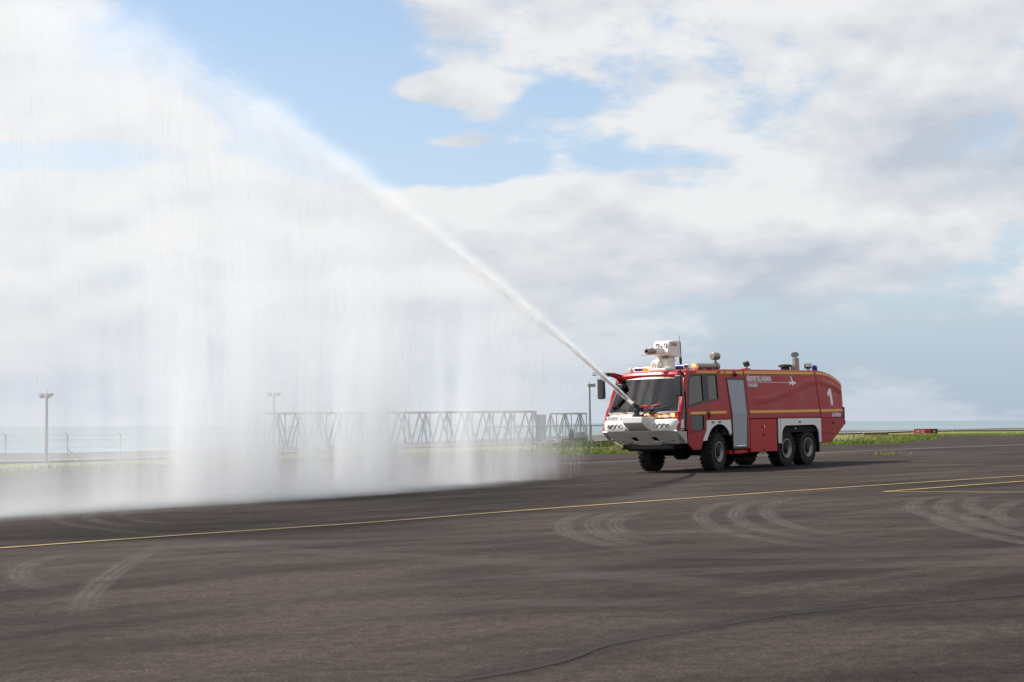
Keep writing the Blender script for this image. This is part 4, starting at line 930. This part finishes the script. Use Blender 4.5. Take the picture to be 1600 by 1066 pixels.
# ------------------------------------------------------------------ things beyond the apron
M_galv = mat('galvanised_steel', (.24, .25, .265), .5, metal=.5, var=.15, vscale=3); M_galvd = mat('weathered_galvanised', (.22, .23, .24), .6, metal=.4, var=.2, vscale=3)
M_conc = mat('concrete', (.33, .31, .28), .9, var=.2, vscale=4, bump=.4)
def lamp_post(x, y, top, heads, label):
    zb = land_z(x, y); t = empty('floodlight_mast', (x, y, zb)); H_ = top - zb
    b = MB(); b.box((0, 0, .06), (.5, .5, .2)); b.build('footing', M_conc, t, .02)
    b = MB(); b.tube([(0, 0, .1), (0, 0, H_ * .5), (0, 0, H_ - .05)], [.10, .085, .065], 12); b.lathe([(0, .2), (.03, .2), (.05, .12)], (0, 0, .14), (0, 0, 1), 12); b.box((.0, -.11, .9), (.12, .06, .35)); b.build('pole', M_galvd, t)
    b = MB(); b.tube([(min(h[0] for h in heads), 0, H_ - .2), (max(h[0] for h in heads), 0, H_ - .2)], .035, 8); b.tube([(0, 0, H_ - .2), (0, 0, H_ + .12)], .02, 6); b.build('crossarm', M_galvd, t)
    for hx, rz, tl in heads:
        M = Matrix.Rotation(rz, 3, 'Z') @ Matrix.Rotation(tl, 3, 'X'); c = Vector((hx, -.10, H_ - .16)); b = MB()
        b.hexa([c + M @ Vector(p) for p in ((-.15, -.10, -.13), (.15, -.10, -.13), (.10, .11, -.08), (-.10, .11, -.08), (-.15, -.10, .13), (.15, -.10, .13), (.10, .11, .08), (-.10, .11, .08))]); b.box(c + M @ Vector((0, .17, 0)), (.14, .10, .14), M)
        f = b.build('floodlight', M_galv, t, .015); b = MB(); b.box(c + M @ Vector((0, -.105, 0)), (.26, .01, .22), M); b.build('lens', M_galv, f)
    return tag(t, label, 'floodlight mast', 'floodlight masts along the fence')
lamp_post(-25.45, 91.0, 3.50, [(-.26, .9, .5), (-.03, -.2, -.3), (.16, -.9, .35)], 'grey floodlight mast standing in the grass near the left picture edge')
lamp_post(-15.75, 110, 3.84, [(-.30, .4, .2), (.28, -.5, .2)], 'floodlight mast fading behind the water mist')
lamp_post(5.76, 124, 4.62, [(-.02, .3, .25), (.30, -.2, .2)], 'grey floodlight mast between lattice truss and fire truck bumper')

# lattice trusses lying beyond the grass
def truss(p0, p1, zt, n, wid, label, bar=.08):
    p0, p1 = Vector(p0), Vector(p1); d = (p1 - p0); L = d.length; d.normalize(); nv = Vector((-d.y, d.x)); zb = land_z(*p0); t = empty('lattice_truss', (p0.x, p0.y, zb)); Ht = zt - zb
    P = lambda s_, w, z: (d.x * s_ + nv.x * w, d.y * s_ + nv.y * w, z)
    for w in (0, wid):
        for z, nm, rr in ((Ht, 'top_chord', bar * 1.3), (.35, 'bottom_chord', bar * 1.1)):
            b = MB(); a0 = P(.0 if z < 1 else L / n * .5, w, z); a1 = P(L if z < 1 else L - L / n * .5, w, z); dv = (Vector(a1) - Vector(a0)); M = Matrix.Rotation(math.atan2(d.y, d.x), 3, 'Z')
            b.box((Vector(a0) + Vector(a1)) / 2, (dv.length, rr * 1.7, rr * 1.9), M); b.build(nm, M_galv, t, .008)
        for k in range(n):
            of = .5 if w else 0.0
            s0, s1, s2 = [min(L, L * (k + of + e_) / n) for e_ in (0, .5, 1)]
            if s1 >= L - .01: continue
            for a_, b_ in ((P(s0, w, .35), P(s1, w, Ht)), (P(s1, w, Ht), P(s2, w, .35))): b = MB(); b.tube([a_, b_], bar, 6); b.build('diagonal', M_galv, t)
    for k in range(n):
        s1 = L * (k + .5) / n; b = MB(); b.tube([P(s1, 0, Ht), P(s1, wid, Ht)], bar * .8, 6); b.build('cross_bar', M_galv, t)
        for w in (0, wid): b = MB(); b.tube([P(s1, w, .35), P(s1, w, Ht)], bar * .7, 6); b.build('upright', M_galvd, t)
        if k % 2 == 0: b = MB(); b.tube([P(s1, 0, Ht), P(L * k / n, wid, .35)], bar * .7, 6); b.build('sway_brace', M_galv, t)
    for s_ in np.linspace(.3, L - .3, max(2, n // 4)):
        b = MB(); b.box(P(float(s_), wid / 2, .12), (.35, wid + .5, .36), Matrix.Rotation(math.atan2(d.y, d.x), 3, 'Z')); b.build('bearer', M_conc, t, .02)
    return tag(t, label, 'truss')
truss((-25.3, 159.5), (2.9, 155.0), 2.74, 14, 2.0, 'long pale lattice truss lying behind the falling water mist')
truss((2.75, 149.6), (6.75, 148.0), 2.50, 3, 1.5, 'short grey lattice truss section left of the floodlight mast', .06)
b = MB(); b.box((2.6, 152.5, 1.25), (.9, .5, 2.4)); b.box((2.1, 152.4, 2.55), (.25, .25, .4)); cb = b.build('plant_cabinet', M_galv, None, .03); tag(cb, 'tall grey steel cabinet at the right end of the long truss', 'cabinet')

# small equipment trailer under the short truss
tr = empty('equipment_trailer', (5.6, 146.5, land_z(5.6, 146.5))); tag(tr, 'small grey equipment trailer parked below the short truss', 'trailer')
b = MB(); b.hexa([(-.1, -.5, .45), (.85, -.5, .45), (.85, .5, .45), (-.1, .5, .45), (-.05, -.45, 1.05), (.78, -.45, 1.05), (.78, .45, 1.05), (-.05, .45, 1.05)]); b.build('body', M_galvd, tr, .03)
b = MB(); b.box((-.45, 0, .55), (.5, .7, .75)); b.box((-.42, -.05, 1.1), (.28, .4, .4)); b.build('engine', mat('dark_machine', (.06, .055, .05), .6), tr, .03)
b = MB(); b.tube([(-.6, 0, .4), (-1.3, 0, .35)], .05, 8); b.box((.1, 0, .40), (1.7, .9, .08)); b.build('chassis', M_under, tr, .01)
for xx in (.15, .62):
    for sg in (1, -1): b = MB(); b.lathe([(-.09, .12), (-.09, .26), (-.06, .29), (.06, .29), (.09, .26), (.09, .12)], (xx, sg * .52, .29), (0, 1, 0), 18); b.build('wheel', M_rubber, tr)

# fence of posts and wires
def fence(pts, hgt, rail, label, arms=True, brace=()):
    x0_, y0_ = pts[0]; zb0 = land_z(x0_, y0_); t = empty('wire_fence', (x0_, y0_, zb0))
    W_ = [Vector((x - x0_, y - y0_, land_z(x, y) - zb0)) for x, y in pts]
    for i, p in enumerate(W_):
        b = MB(); q = [p - Vector((0, 0, .2)), p + Vector((0, 0, hgt))]
        if arms: q.append(p + Vector((-.12, -.1, hgt + .12)))
        b.tube(q, .028, 8); b.build('post', M_galvd, t)
        if i in brace: b = MB(); b.tube([p + Vector((0, 0, hgt * .55)), p + Vector((1.3, -.2, 0))], .03, 6); b.build('brace', M_galvd, t)
    for z in (.15, .6, 1.05, 1.5, hgt - .05):
        b = MB(); b.tube([p + Vector((0, 0, z)) for p in W_], .007, 4); b.build('wire', M_galvd, t)
    if rail: b = MB(); b.tube([p + Vector((0, 0, hgt)) for p in W_], .035, 6); b.build('top_rail', M_galvd, t)
    # netting: thin crossing wires
    b = MB()
    for a_, c_ in zip(W_[:-1], W_[1:]):
        L = (c_ - a_).length; n = int(L / .30)
        for k in range(n):
            u0 = a_.lerp(c_, k / n); u1 = a_.lerp(c_, min(1, (k + 4) / n)); u2 = a_.lerp(c_, max(0, (k - 4) / n))
            for u in (u1, u2):
                dv = Vector((0, 0, .0025)); p0_ = u0 + Vector((0, 0, .1)); p1_ = u + Vector((0, 0, hgt - .05)); b.poly([p0_ - dv + Vector((.003, 0, 0)), p0_ + dv - Vector((.003, 0, 0)), p1_ + dv - Vector((.003, 0, 0)), p1_ - dv + Vector((.003, 0, 0))])
    o = b.build('netting', M_galvd, t); o['kind'] = 'stuff'
    return tag(t, label, 'fence')
fence([(-31.6, 92.6), (-28.4, 93.4), (-25.1, 94), (-22.3, 94.8), (-18.9, 96), (-15.5, 97.6), (-12, 99.8), (-8.5, 103)], 1.78, False, 'wire fence with bent post tops on the left grass verge', True, (0, 2, 5))
fence([(-1.8, 116), (1.2, 121), (3.8, 126), (6.2, 131), (9, 136.5), (12, 141.5), (16, 147), (20, 151), (25, 156)], 1.58, True, 'wire mesh fence with top rail behind the lattice truss and bumper', False)

# airfield sign
sg_x, sg_y = 40.45, 163.2; zs = land_z(sg_x, sg_y); sn = empty('taxiway_sign', (sg_x, sg_y, zs)); tag(sn, 'low red and black airfield sign on the far grass', 'sign')
b = MB(); b.box((-.33, 0, .43), (1.62, .22, .46)); rp = b.build('red_panel', mat('sign_red', (.40, .012, .012), .45), sn, .015)
text_mesh('sign_text', '14-32', M_text, rp, lambda u, v: (-1.06 + u, -.113, .28 + v), .42, .95, heavy=.006)
b = MB(); b.box((.83, 0, .43), (.66, .22, .46)); bp = b.build('black_panel', M_black, sn, .015)
text_mesh('sign_text', 'A', M_hazy, bp, lambda u, v: (.70 + u, -.113, .28 + v), .40, .9)
for xx in (-1.0, -.35, .3, 1.0): b = MB(); b.tube([(xx, 0, -.05), (xx, 0, .22)], .03, 6); b.build('leg', M_galvd, sn)
b = MB(); b.box((0, 0, -.01), (2.5, .5, .10)); b.build('slab', M_conc, sn, .01)
# low mast marker on the right verge
mk = empty('marker_stake', (43.6, 165, land_z(43.6, 165))); tag(mk, 'thin pale marker stake in the grass right of the airfield sign', 'stake')
b = MB(); b.tube([(0, 0, 0), (0, 0, .62)], .03, 6); b.build('stake', M_conc, mk); b = MB(); b.box((0, 0, .62), (.12, .04, .12)); b.build('plate', M_text, mk, .005)
# long low concrete kerb seen as a dark line behind the truck's tail
b = MB(); b.box((38.3, 176, land_z(38.3, 176) + .12), (2.6, .8, .34)); kb = b.build('earth_bank', mat('brown_earth', (.085, .065, .035), .95, var=.4, vscale=3, bump=.5), None, .08); tag(kb, 'low brown earth bank in the grass beyond the truck tail', 'earth bank')

# ---- grass and plants
def blade_mats(names):
    return [mat(n, c, .85, spec=.2, var=.25, vscale=.6) for n, c in names]
G_M = blade_mats([('green_blades', (.085, .135, .022)), ('bright_blades', (.13, .19, .030)), ('dry_blades', (.24, .20, .09)), ('olive_blades', (.15, .15, .045))])
def blades(name, pts, mats, parent=None, kind=None):
    """pts: list of (x, y, z, height, width, material)"""
    n = len(pts); A = np.array(pts, float); a = rng.uniform(0, 2 * np.pi, n); ln = rng.normal(0, .35, (n, 2))
    V = np.zeros((n, 3, 3)); ca, sa = np.cos(a), np.sin(a)
    V[:, 0] = A[:, :3] - np.stack([ca * A[:, 4], sa * A[:, 4], 0 * a], 1); V[:, 1] = A[:, :3] + np.stack([ca * A[:, 4], sa * A[:, 4], 0 * a], 1)
    V[:, 2] = A[:, :3] + np.stack([ln[:, 0] * A[:, 3], ln[:, 1] * A[:, 3], A[:, 3]], 1)
    me = bpy.data.meshes.new(name); me.vertices.add(n * 3); me.vertices.foreach_set('co', V.reshape(-1)); me.loops.add(n * 3); me.loops.foreach_set('vertex_index', np.arange(n * 3, dtype=np.int32))
    me.polygons.add(n); me.polygons.foreach_set('loop_start', np.arange(0, n * 3, 3, dtype=np.int32))
    for m in mats: me.materials.append(m)
    me.polygons.foreach_set('material_index', A[:, 5].astype(np.int32)); me.update(); me.validate()
    o = bpy.data.objects.new(name, me); COL.objects.link(o)
    if parent is not None: o.parent = parent
    if kind: o['kind'] = kind
    return o
pts = []
n_try = 90000
X_ = rng.uniform(-40, 62, n_try); D_ = rng.exponential(7.0, n_try); 
patch = lambda x, y: math.sin(x * .45 + 1.3 * math.sin(y * .21)) * .5 + math.sin(x * .13 + y * .31 + 2) * .5
for x, dd in zip(X_, D_):
    e = float(apron_edge(x)); y = e + .12 + dd + .25 * math.sin(x * 2.1) ** 2
    if dd > 34 or y > float(shore(x)) - 12: continue
    # keep the runway clear
    nd = (-.79 * (x + 90) + .62 * (y - 28))
    if nd > -1.5: continue
    pch = patch(x, y); gsel = rng.random()
    near_green = math.exp(-dd / 8.0)
    if gsel < near_green * .8 + (.2 if pch > 0 else 0): mi = 0 if rng.random() < .45 else 1
    else: mi = 2 if rng.random() < .42 else 3
    h = rng.uniform(.08, .24) * (1.25 if pch > .35 else .85) * (1.0 if x > -16 else 1.15); pts.append((x, y, land_z(x, y) - .02, h, rng.uniform(.018, .05), mi))
tag(blades('grass', pts, G_M), 'short green and dry grass along the apron edge', 'grass', kind='stuff')
def shrub(x, y, rad, hgt, n, label, mset):
    t = empty('shrub', (x, y, land_z(x, y))); P_ = []
    for k in range(n):
        a = rng.uniform(0, 2 * math.pi); r = rad * math.sqrt(rng.random()); hh = hgt * (1 - .6 * (r / rad) ** 2) * rng.uniform(.5, 1.1)
        z0_ = rng.uniform(0, .55) * hh; P_.append((r * math.cos(a) * 1.3, r * math.sin(a), z0_, hh * .6, rng.uniform(.02, .05), mset[int(rng.integers(len(mset)))]))
    blades('foliage', P_, G_M, t)
    b = MB()
    for k in range(7): a = rng.uniform(0, 6.28); b.tube([(0, 0, -.05), (math.cos(a) * rad * .4, math.sin(a) * rad * .4, hgt * .45)], [.03, .012], 5)
    b.build('stems', mat('shrub_stem', (.07, .05, .03), .9), t); return tag(t, label, 'shrub', 'shrubs at the foot of the floodlight mast')
shrub(3.75, 117.6, .75, .62, 900, 'leftmost low green shrub in the verge below the short truss', (0, 0, 1)); shrub(5.05, 116.4, .62, .72, 900, 'bright green tallest shrub just left of the floodlight mast', (1, 1, 0)); shrub(6.55, 119.5, .7, .55, 600, 'low olive shrub right of the floodlight mast foot', (1, 3, 0)); shrub(2.3, 116.8, .55, .4, 400, 'small dull shrub half lost in the mist edge', (3, 0, 2))
b = MB()
for k in range(9):
    c = Vector((rng.uniform(-.55, .55), rng.uniform(-.3, .3), .08)); q = [(c + Vector((math.cos(a) * rng.uniform(.10, .2), math.sin(a) * rng.uniform(.08, .16), z_))) for z_ in (0, .14) for a in (0, 1.25, 2.5, 3.76, 5.0)]
    b.rings([q[:5], q[5:]])
rk = b.build('rubble', mat('dark_rubble', (.05, .035, .03), .9, var=.5, vscale=5), None, .03); rk.location = (6.15, 117.2, land_z(6.15, 117.2) - .03); tag(rk, 'small pile of dark rubble at the foot of the floodlight mast', 'rubble', kind='stuff')
wd = empty('weed_tuft', (16.5, 73.6, g1(16.5, 73.6))); tag(wd, 'dry yellow weed tuft growing out of the asphalt near the truck tail', 'weed')
blades('blades', [(rng.normal(0, .35), rng.normal(0, .12), 0, rng.uniform(.06, .2), rng.uniform(.012, .03), 2 if rng.random() < .6 else 3) for k in range(160)], G_M, wd)
w2 = empty('weed_tuft', (14.6, 58.2, g1(14.6, 58.2))); tag(w2, 'tiny weed in a joint beside the truck shadow tip', 'weed')
blades('blades', [(rng.normal(0, .3), rng.normal(0, .08), 0, rng.uniform(.02, .05), .01, 3) for k in range(60)], G_M, w2)

# ------------------------------------------------------------------ water: jet and drifting curtain of spray
# frame: X along the throw, Y sideways (towards the camera), Z up, origin on the ground under the nozzle
J0 = t2w((2.98, .02, 2.30)); JA = R(34); JH = Vector((-math.sin(JA), -math.cos(JA), 0)); JN = Vector((-JH.y, JH.x, 0))
JM = Matrix(((JH.x, JN.x, 0, J0.x), (JH.y, JN.y, 0, J0.y), (0, 0, 1, 0), (0, 0, 0, 1)))
ZN, JB, JC = J0.z, .474, -.0049
def zj(s_): return ZN + JB * s_ + JC * s_ * s_
def vol_nodes(name):
    m = bpy.data.materials.new(name); m.use_nodes = True; T = NT(m.node_tree); T.n.clear()
    out = T.node('ShaderNodeOutputMaterial'); pv = T.node('ShaderNodeVolumePrincipled')
    pv.inputs['Color'].default_value = (.855, .872, .90, 1); pv.inputs['Anisotropy'].default_value = .15
    T.l.new(pv.outputs[0], out.inputs['Volume'])
    P = T.node('ShaderNodeTexCoord').outputs['Object']; s_, n, z = T.sep(P)
    zc = T.add(T.add(ZN, T.mul(s_, JB)), T.mul(T.mul(s_, s_), JC)); q = T.sub(zc, z)
    return m, T, pv, s_, n, z, q
def curtain_mat():
    m, T, pv, s_, n, z, q = vol_nodes('falling_spray')
    rag = T.mul(T.sub(T.noise(T.xyz(T.mul(s_, .8), T.mul(z, .8), T.mul(n, .5)), 1.0, 3, .6), .5), T.mul(s_, .085))
    top = T.step(T.add(q, rag), T.add(-.10, T.mul(s_, -.016)), T.add(.08, T.mul(s_, .020)))
    nc = T.mul(q, -.30); w = T.add(T.add(.30, T.mul(s_, .030)), T.mul(q, .15))
    g = T.gauss(T.div(T.sub(n, nc), w))
    src = T.add(s_, T.mul(q, .30))                                     # where along the jet this water left it
    prof = T.step(src, 1.2, 12.5)
    left = T.sub(1.0, T.mul(T.mul(T.step(s_, 16.5, 22.5), T.step(z, 2.2, 6.5, 1, 0)), .82))
    wav = T.add(T.mul(s_, .675), T.mul(n, -.751)); dwn = T.add(T.mul(s_, .75), T.mul(n, .675))   # across and along the wind
    st = T.noise(T.xyz(T.mul(wav, .95), T.mul(z, .05), T.mul(dwn, .06)), 1.0, 3, .66)
    st = T.lin(st, .38, .68, .32, 2.0)
    lowmix = T.step(z, 3.0, 9.0)                                       # streaks merge into even mist higher up
    st = T.add(T.mul(st, T.sub(1.0, T.mul(lowmix, .55))), T.mul(lowmix, .55))
    hug = T.mul(T.m('POWER', 2.71828, T.mul(q, -.8)), .95)
    body = T.mul(T.mul(T.mul(T.mul(prof, left), g), T.add(st, hug)), T.div(1.0, T.add(.55, T.mul(w, .45))))
    splash = T.mul(T.mul(T.m('POWER', 2.71828, T.mul(T.m('MAXIMUM', T.add(z, .25), 0.0), -3.2)), T.step(s_, 5, 13)), T.gauss(T.mul(T.sub(n, T.mul(q, -.16)), .55)))
    dens = T.add(T.mul(T.mul(body, .26), T.step(z, 0, 5.5, 2.4, 1.0)), T.mul(splash, T.step(s_, 14.5, 20, .95, .28)))
    T.l.new(T.mul(dens, top), pv.inputs['Density'])
    m.cycles.volume_step_rate = .25; return m
def jet_mat():
    m, T, pv, s_, n, z, q = vol_nodes('water_jet'); pv.inputs['Color'].default_value = (.975, .972, .968, 1)
    r = T.add(.042, T.mul(s_, .022)); d2 = T.add(T.mul(n, n), T.mul(T.mul(q, q), .80))
    g = T.m('POWER', 2.71828, T.mul(T.div(d2, T.mul(r, r)), -1.6))
    tex = T.lin(T.noise(T.xyz(T.mul(s_, .9), T.mul(q, T.div(5.0, T.add(.5, T.mul(s_, .2)))), T.mul(n, 2.0)), 1.0, 3, .6), .3, .7, .45, 1.5)
    T.l.new(T.mul(T.mul(g, tex), T.div(30.0, T.add(1.0, T.mul(s_, T.add(1.5, T.mul(s_, .15)))))), pv.inputs['Density'])
    m.cycles.volume_step_rate = .07; return m
S_ = [0.5, 1.2, 2, 3, 4.5, 6, 8, 10, 12, 14, 16, 18, 20, 22, 24, 26, 28, 30, 32]
rows = []
for s_ in S_:
    zt = zj(s_) + .15 + .03 * s_; q0 = zt; wb = .30 + .03 * s_ + .17 * q0; nb = -.30 * q0; k = min(1.0, .35 + s_ / 9)
    wt = .35 + .05 * s_; zb = g1(J0.x + JH.x * s_, J0.y + JH.y * s_) - .12
    zlow = zb if s_ > 3 else max(zb, zj(s_) - .4 - 1.0 * s_)
    rows.append([(s_, nb - 1.55 * wb * k, zlow), (s_, nb + 1.75 * wb * k, zlow), (s_, .55 * nb + 1.6 * (wb * .6) , zlow + (zt - zlow) * .45), (s_, wt, zt - .05), (s_, 0, zt + .05), (s_, -wt, zt - .05), (s_, .55 * nb - 1.5 * (wb * .6), zlow + (zt - zlow) * .45)])
b = MB(); b.rings(rows); cur = b.build('water_spray', curtain_mat(), None, 0, 0); cur.matrix_world = JM
tag(cur, 'wide white curtain of water mist falling from the jet onto the apron', 'water spray', kind='stuff')
b = MB(); ss = np.concatenate([np.linspace(0, 3, 8), np.linspace(3, 18, 20)[1:]])
b.tube([(float(s_), 0, zj(float(s_))) for s_ in ss], [.10 + .055 * float(s_) for s_ in ss], 12); jet = b.build('water_jet', jet_mat(), None, 0, 0); jet.matrix_world = JM
tag(jet, 'solid white water jet arcing up left from the bumper monitor', 'water jet', kind='stuff')

# falling droplets and torn threads, real slivers of white water
M_drop = bpy.data.materials.new('water_droplets'); M_drop.use_nodes = True
TD = NT(M_drop.node_tree); TD.n.clear(); o_ = TD.node('ShaderNodeOutputMaterial'); d1 = TD.node('ShaderNodeBsdfDiffuse'); d2 = TD.node('ShaderNodeBsdfTranslucent'); mx_ = TD.node('ShaderNodeMixShader')
d1.inputs[0].default_value = (.66, .67, .68, 1); d2.inputs[0].default_value = (.66, .67, .68, 1); TD.l.new(d1.outputs[0], mx_.inputs[1]); TD.l.new(d2.outputs[0], mx_.inputs[2]); TD.l.new(mx_.outputs[0], o_.inputs[0])
def slivers(name, P0, DV, wid, label):
    n = len(P0); a = rng.uniform(0, 2 * np.pi, n); side = np.stack([np.cos(a), np.sin(a), 0 * a], 1) * wid[:, None]
    V = np.stack([P0 - side, P0 + side, P0 + DV], 1)
    me = bpy.data.meshes.new(name); me.vertices.add(n * 3); me.vertices.foreach_set('co', V.reshape(-1)); me.loops.add(n * 3); me.loops.foreach_set('vertex_index', np.arange(n * 3, dtype=np.int32))
    me.polygons.add(n); me.polygons.foreach_set('loop_start', np.arange(0, n * 3, 3, dtype=np.int32)); me.materials.append(M_drop); me.update(); me.validate()
    o = bpy.data.objects.new(name, me); COL.objects.link(o); o.matrix_world = JM; return tag(o, label, 'water', kind='stuff')
N = 24000
WK = rng.uniform(-2, 24, 150); WT = rng.exponential(1.0, 150) ** 1.3; WT /= WT.sum()
k = rng.choice(150, N, p=WT); wv = WK[k] + rng.normal(0, .30, N); zf = rng.random(N) ** 1.15
s0 = rng.uniform(2, 28, N); nn = np.zeros(N)
for it in range(4):
    zt = ZN + JB * s0 + JC * s0 ** 2; z_ = zt * (1 - zf); q_ = zt - z_; w_ = .30 + .03 * s0 + .15 * q_
    if it == 0: gg = rng.normal(0, .6, N)
    nn = -.30 * q_ + w_ * gg; s0 = np.clip((wv + .751 * nn) / .675, .5, 30)
zt = ZN + JB * s0 + JC * s0 ** 2; z_ = zt * (1 - zf); q_ = zt - z_
src = s0 + .3 * q_; acc = np.clip((src - 1.5) / 10, 0, 1); acc = acc * acc * (3 - 2 * acc); acc *= 1 - .7 * np.clip((s0 - 16.5) / 6, 0, 1) * np.clip((6.5 - z_) / 4.3, 0, 1)
keep = (rng.random(N) < acc) & (z_ > -.3) & (s0 > .6)
P0 = np.stack([s0, nn, z_], 1)[keep]; m_ = len(P0); ln = np.minimum(rng.uniform(.2, 1.1, m_), .8 * q_[keep] + .02)
slivers('falling_droplets', P0, np.stack([ln * rng.normal(.10, .05, m_), ln * rng.normal(.10, .05, m_), ln], 1), rng.uniform(.0008, .0018, m_), 'fine falling threads of water below the jet')
N = 9000
s1 = 22 * rng.random(N) ** 1.5 + .3; rr = .03 + .026 * s1; dn = rng.normal(0, .55, N) * rr; dz = rng.normal(0, .55, N) * rr - .25 * rr; tg = JB + 2 * JC * s1
P0 = np.stack([s1, dn, ZN + JB * s1 + JC * s1 ** 2 + dz], 1); ln = rng.uniform(.12, .6, N)
DV = np.stack([ln, rng.normal(0, .02, N) * ln, tg * ln + rng.normal(0, .03, N) * ln], 1); aa = rng.uniform(0, 2 * np.pi, N)
slivers('jet_droplets', P0, DV, rng.uniform(.0015, .004, N), 'torn ropes and droplets of water within the rising jet')
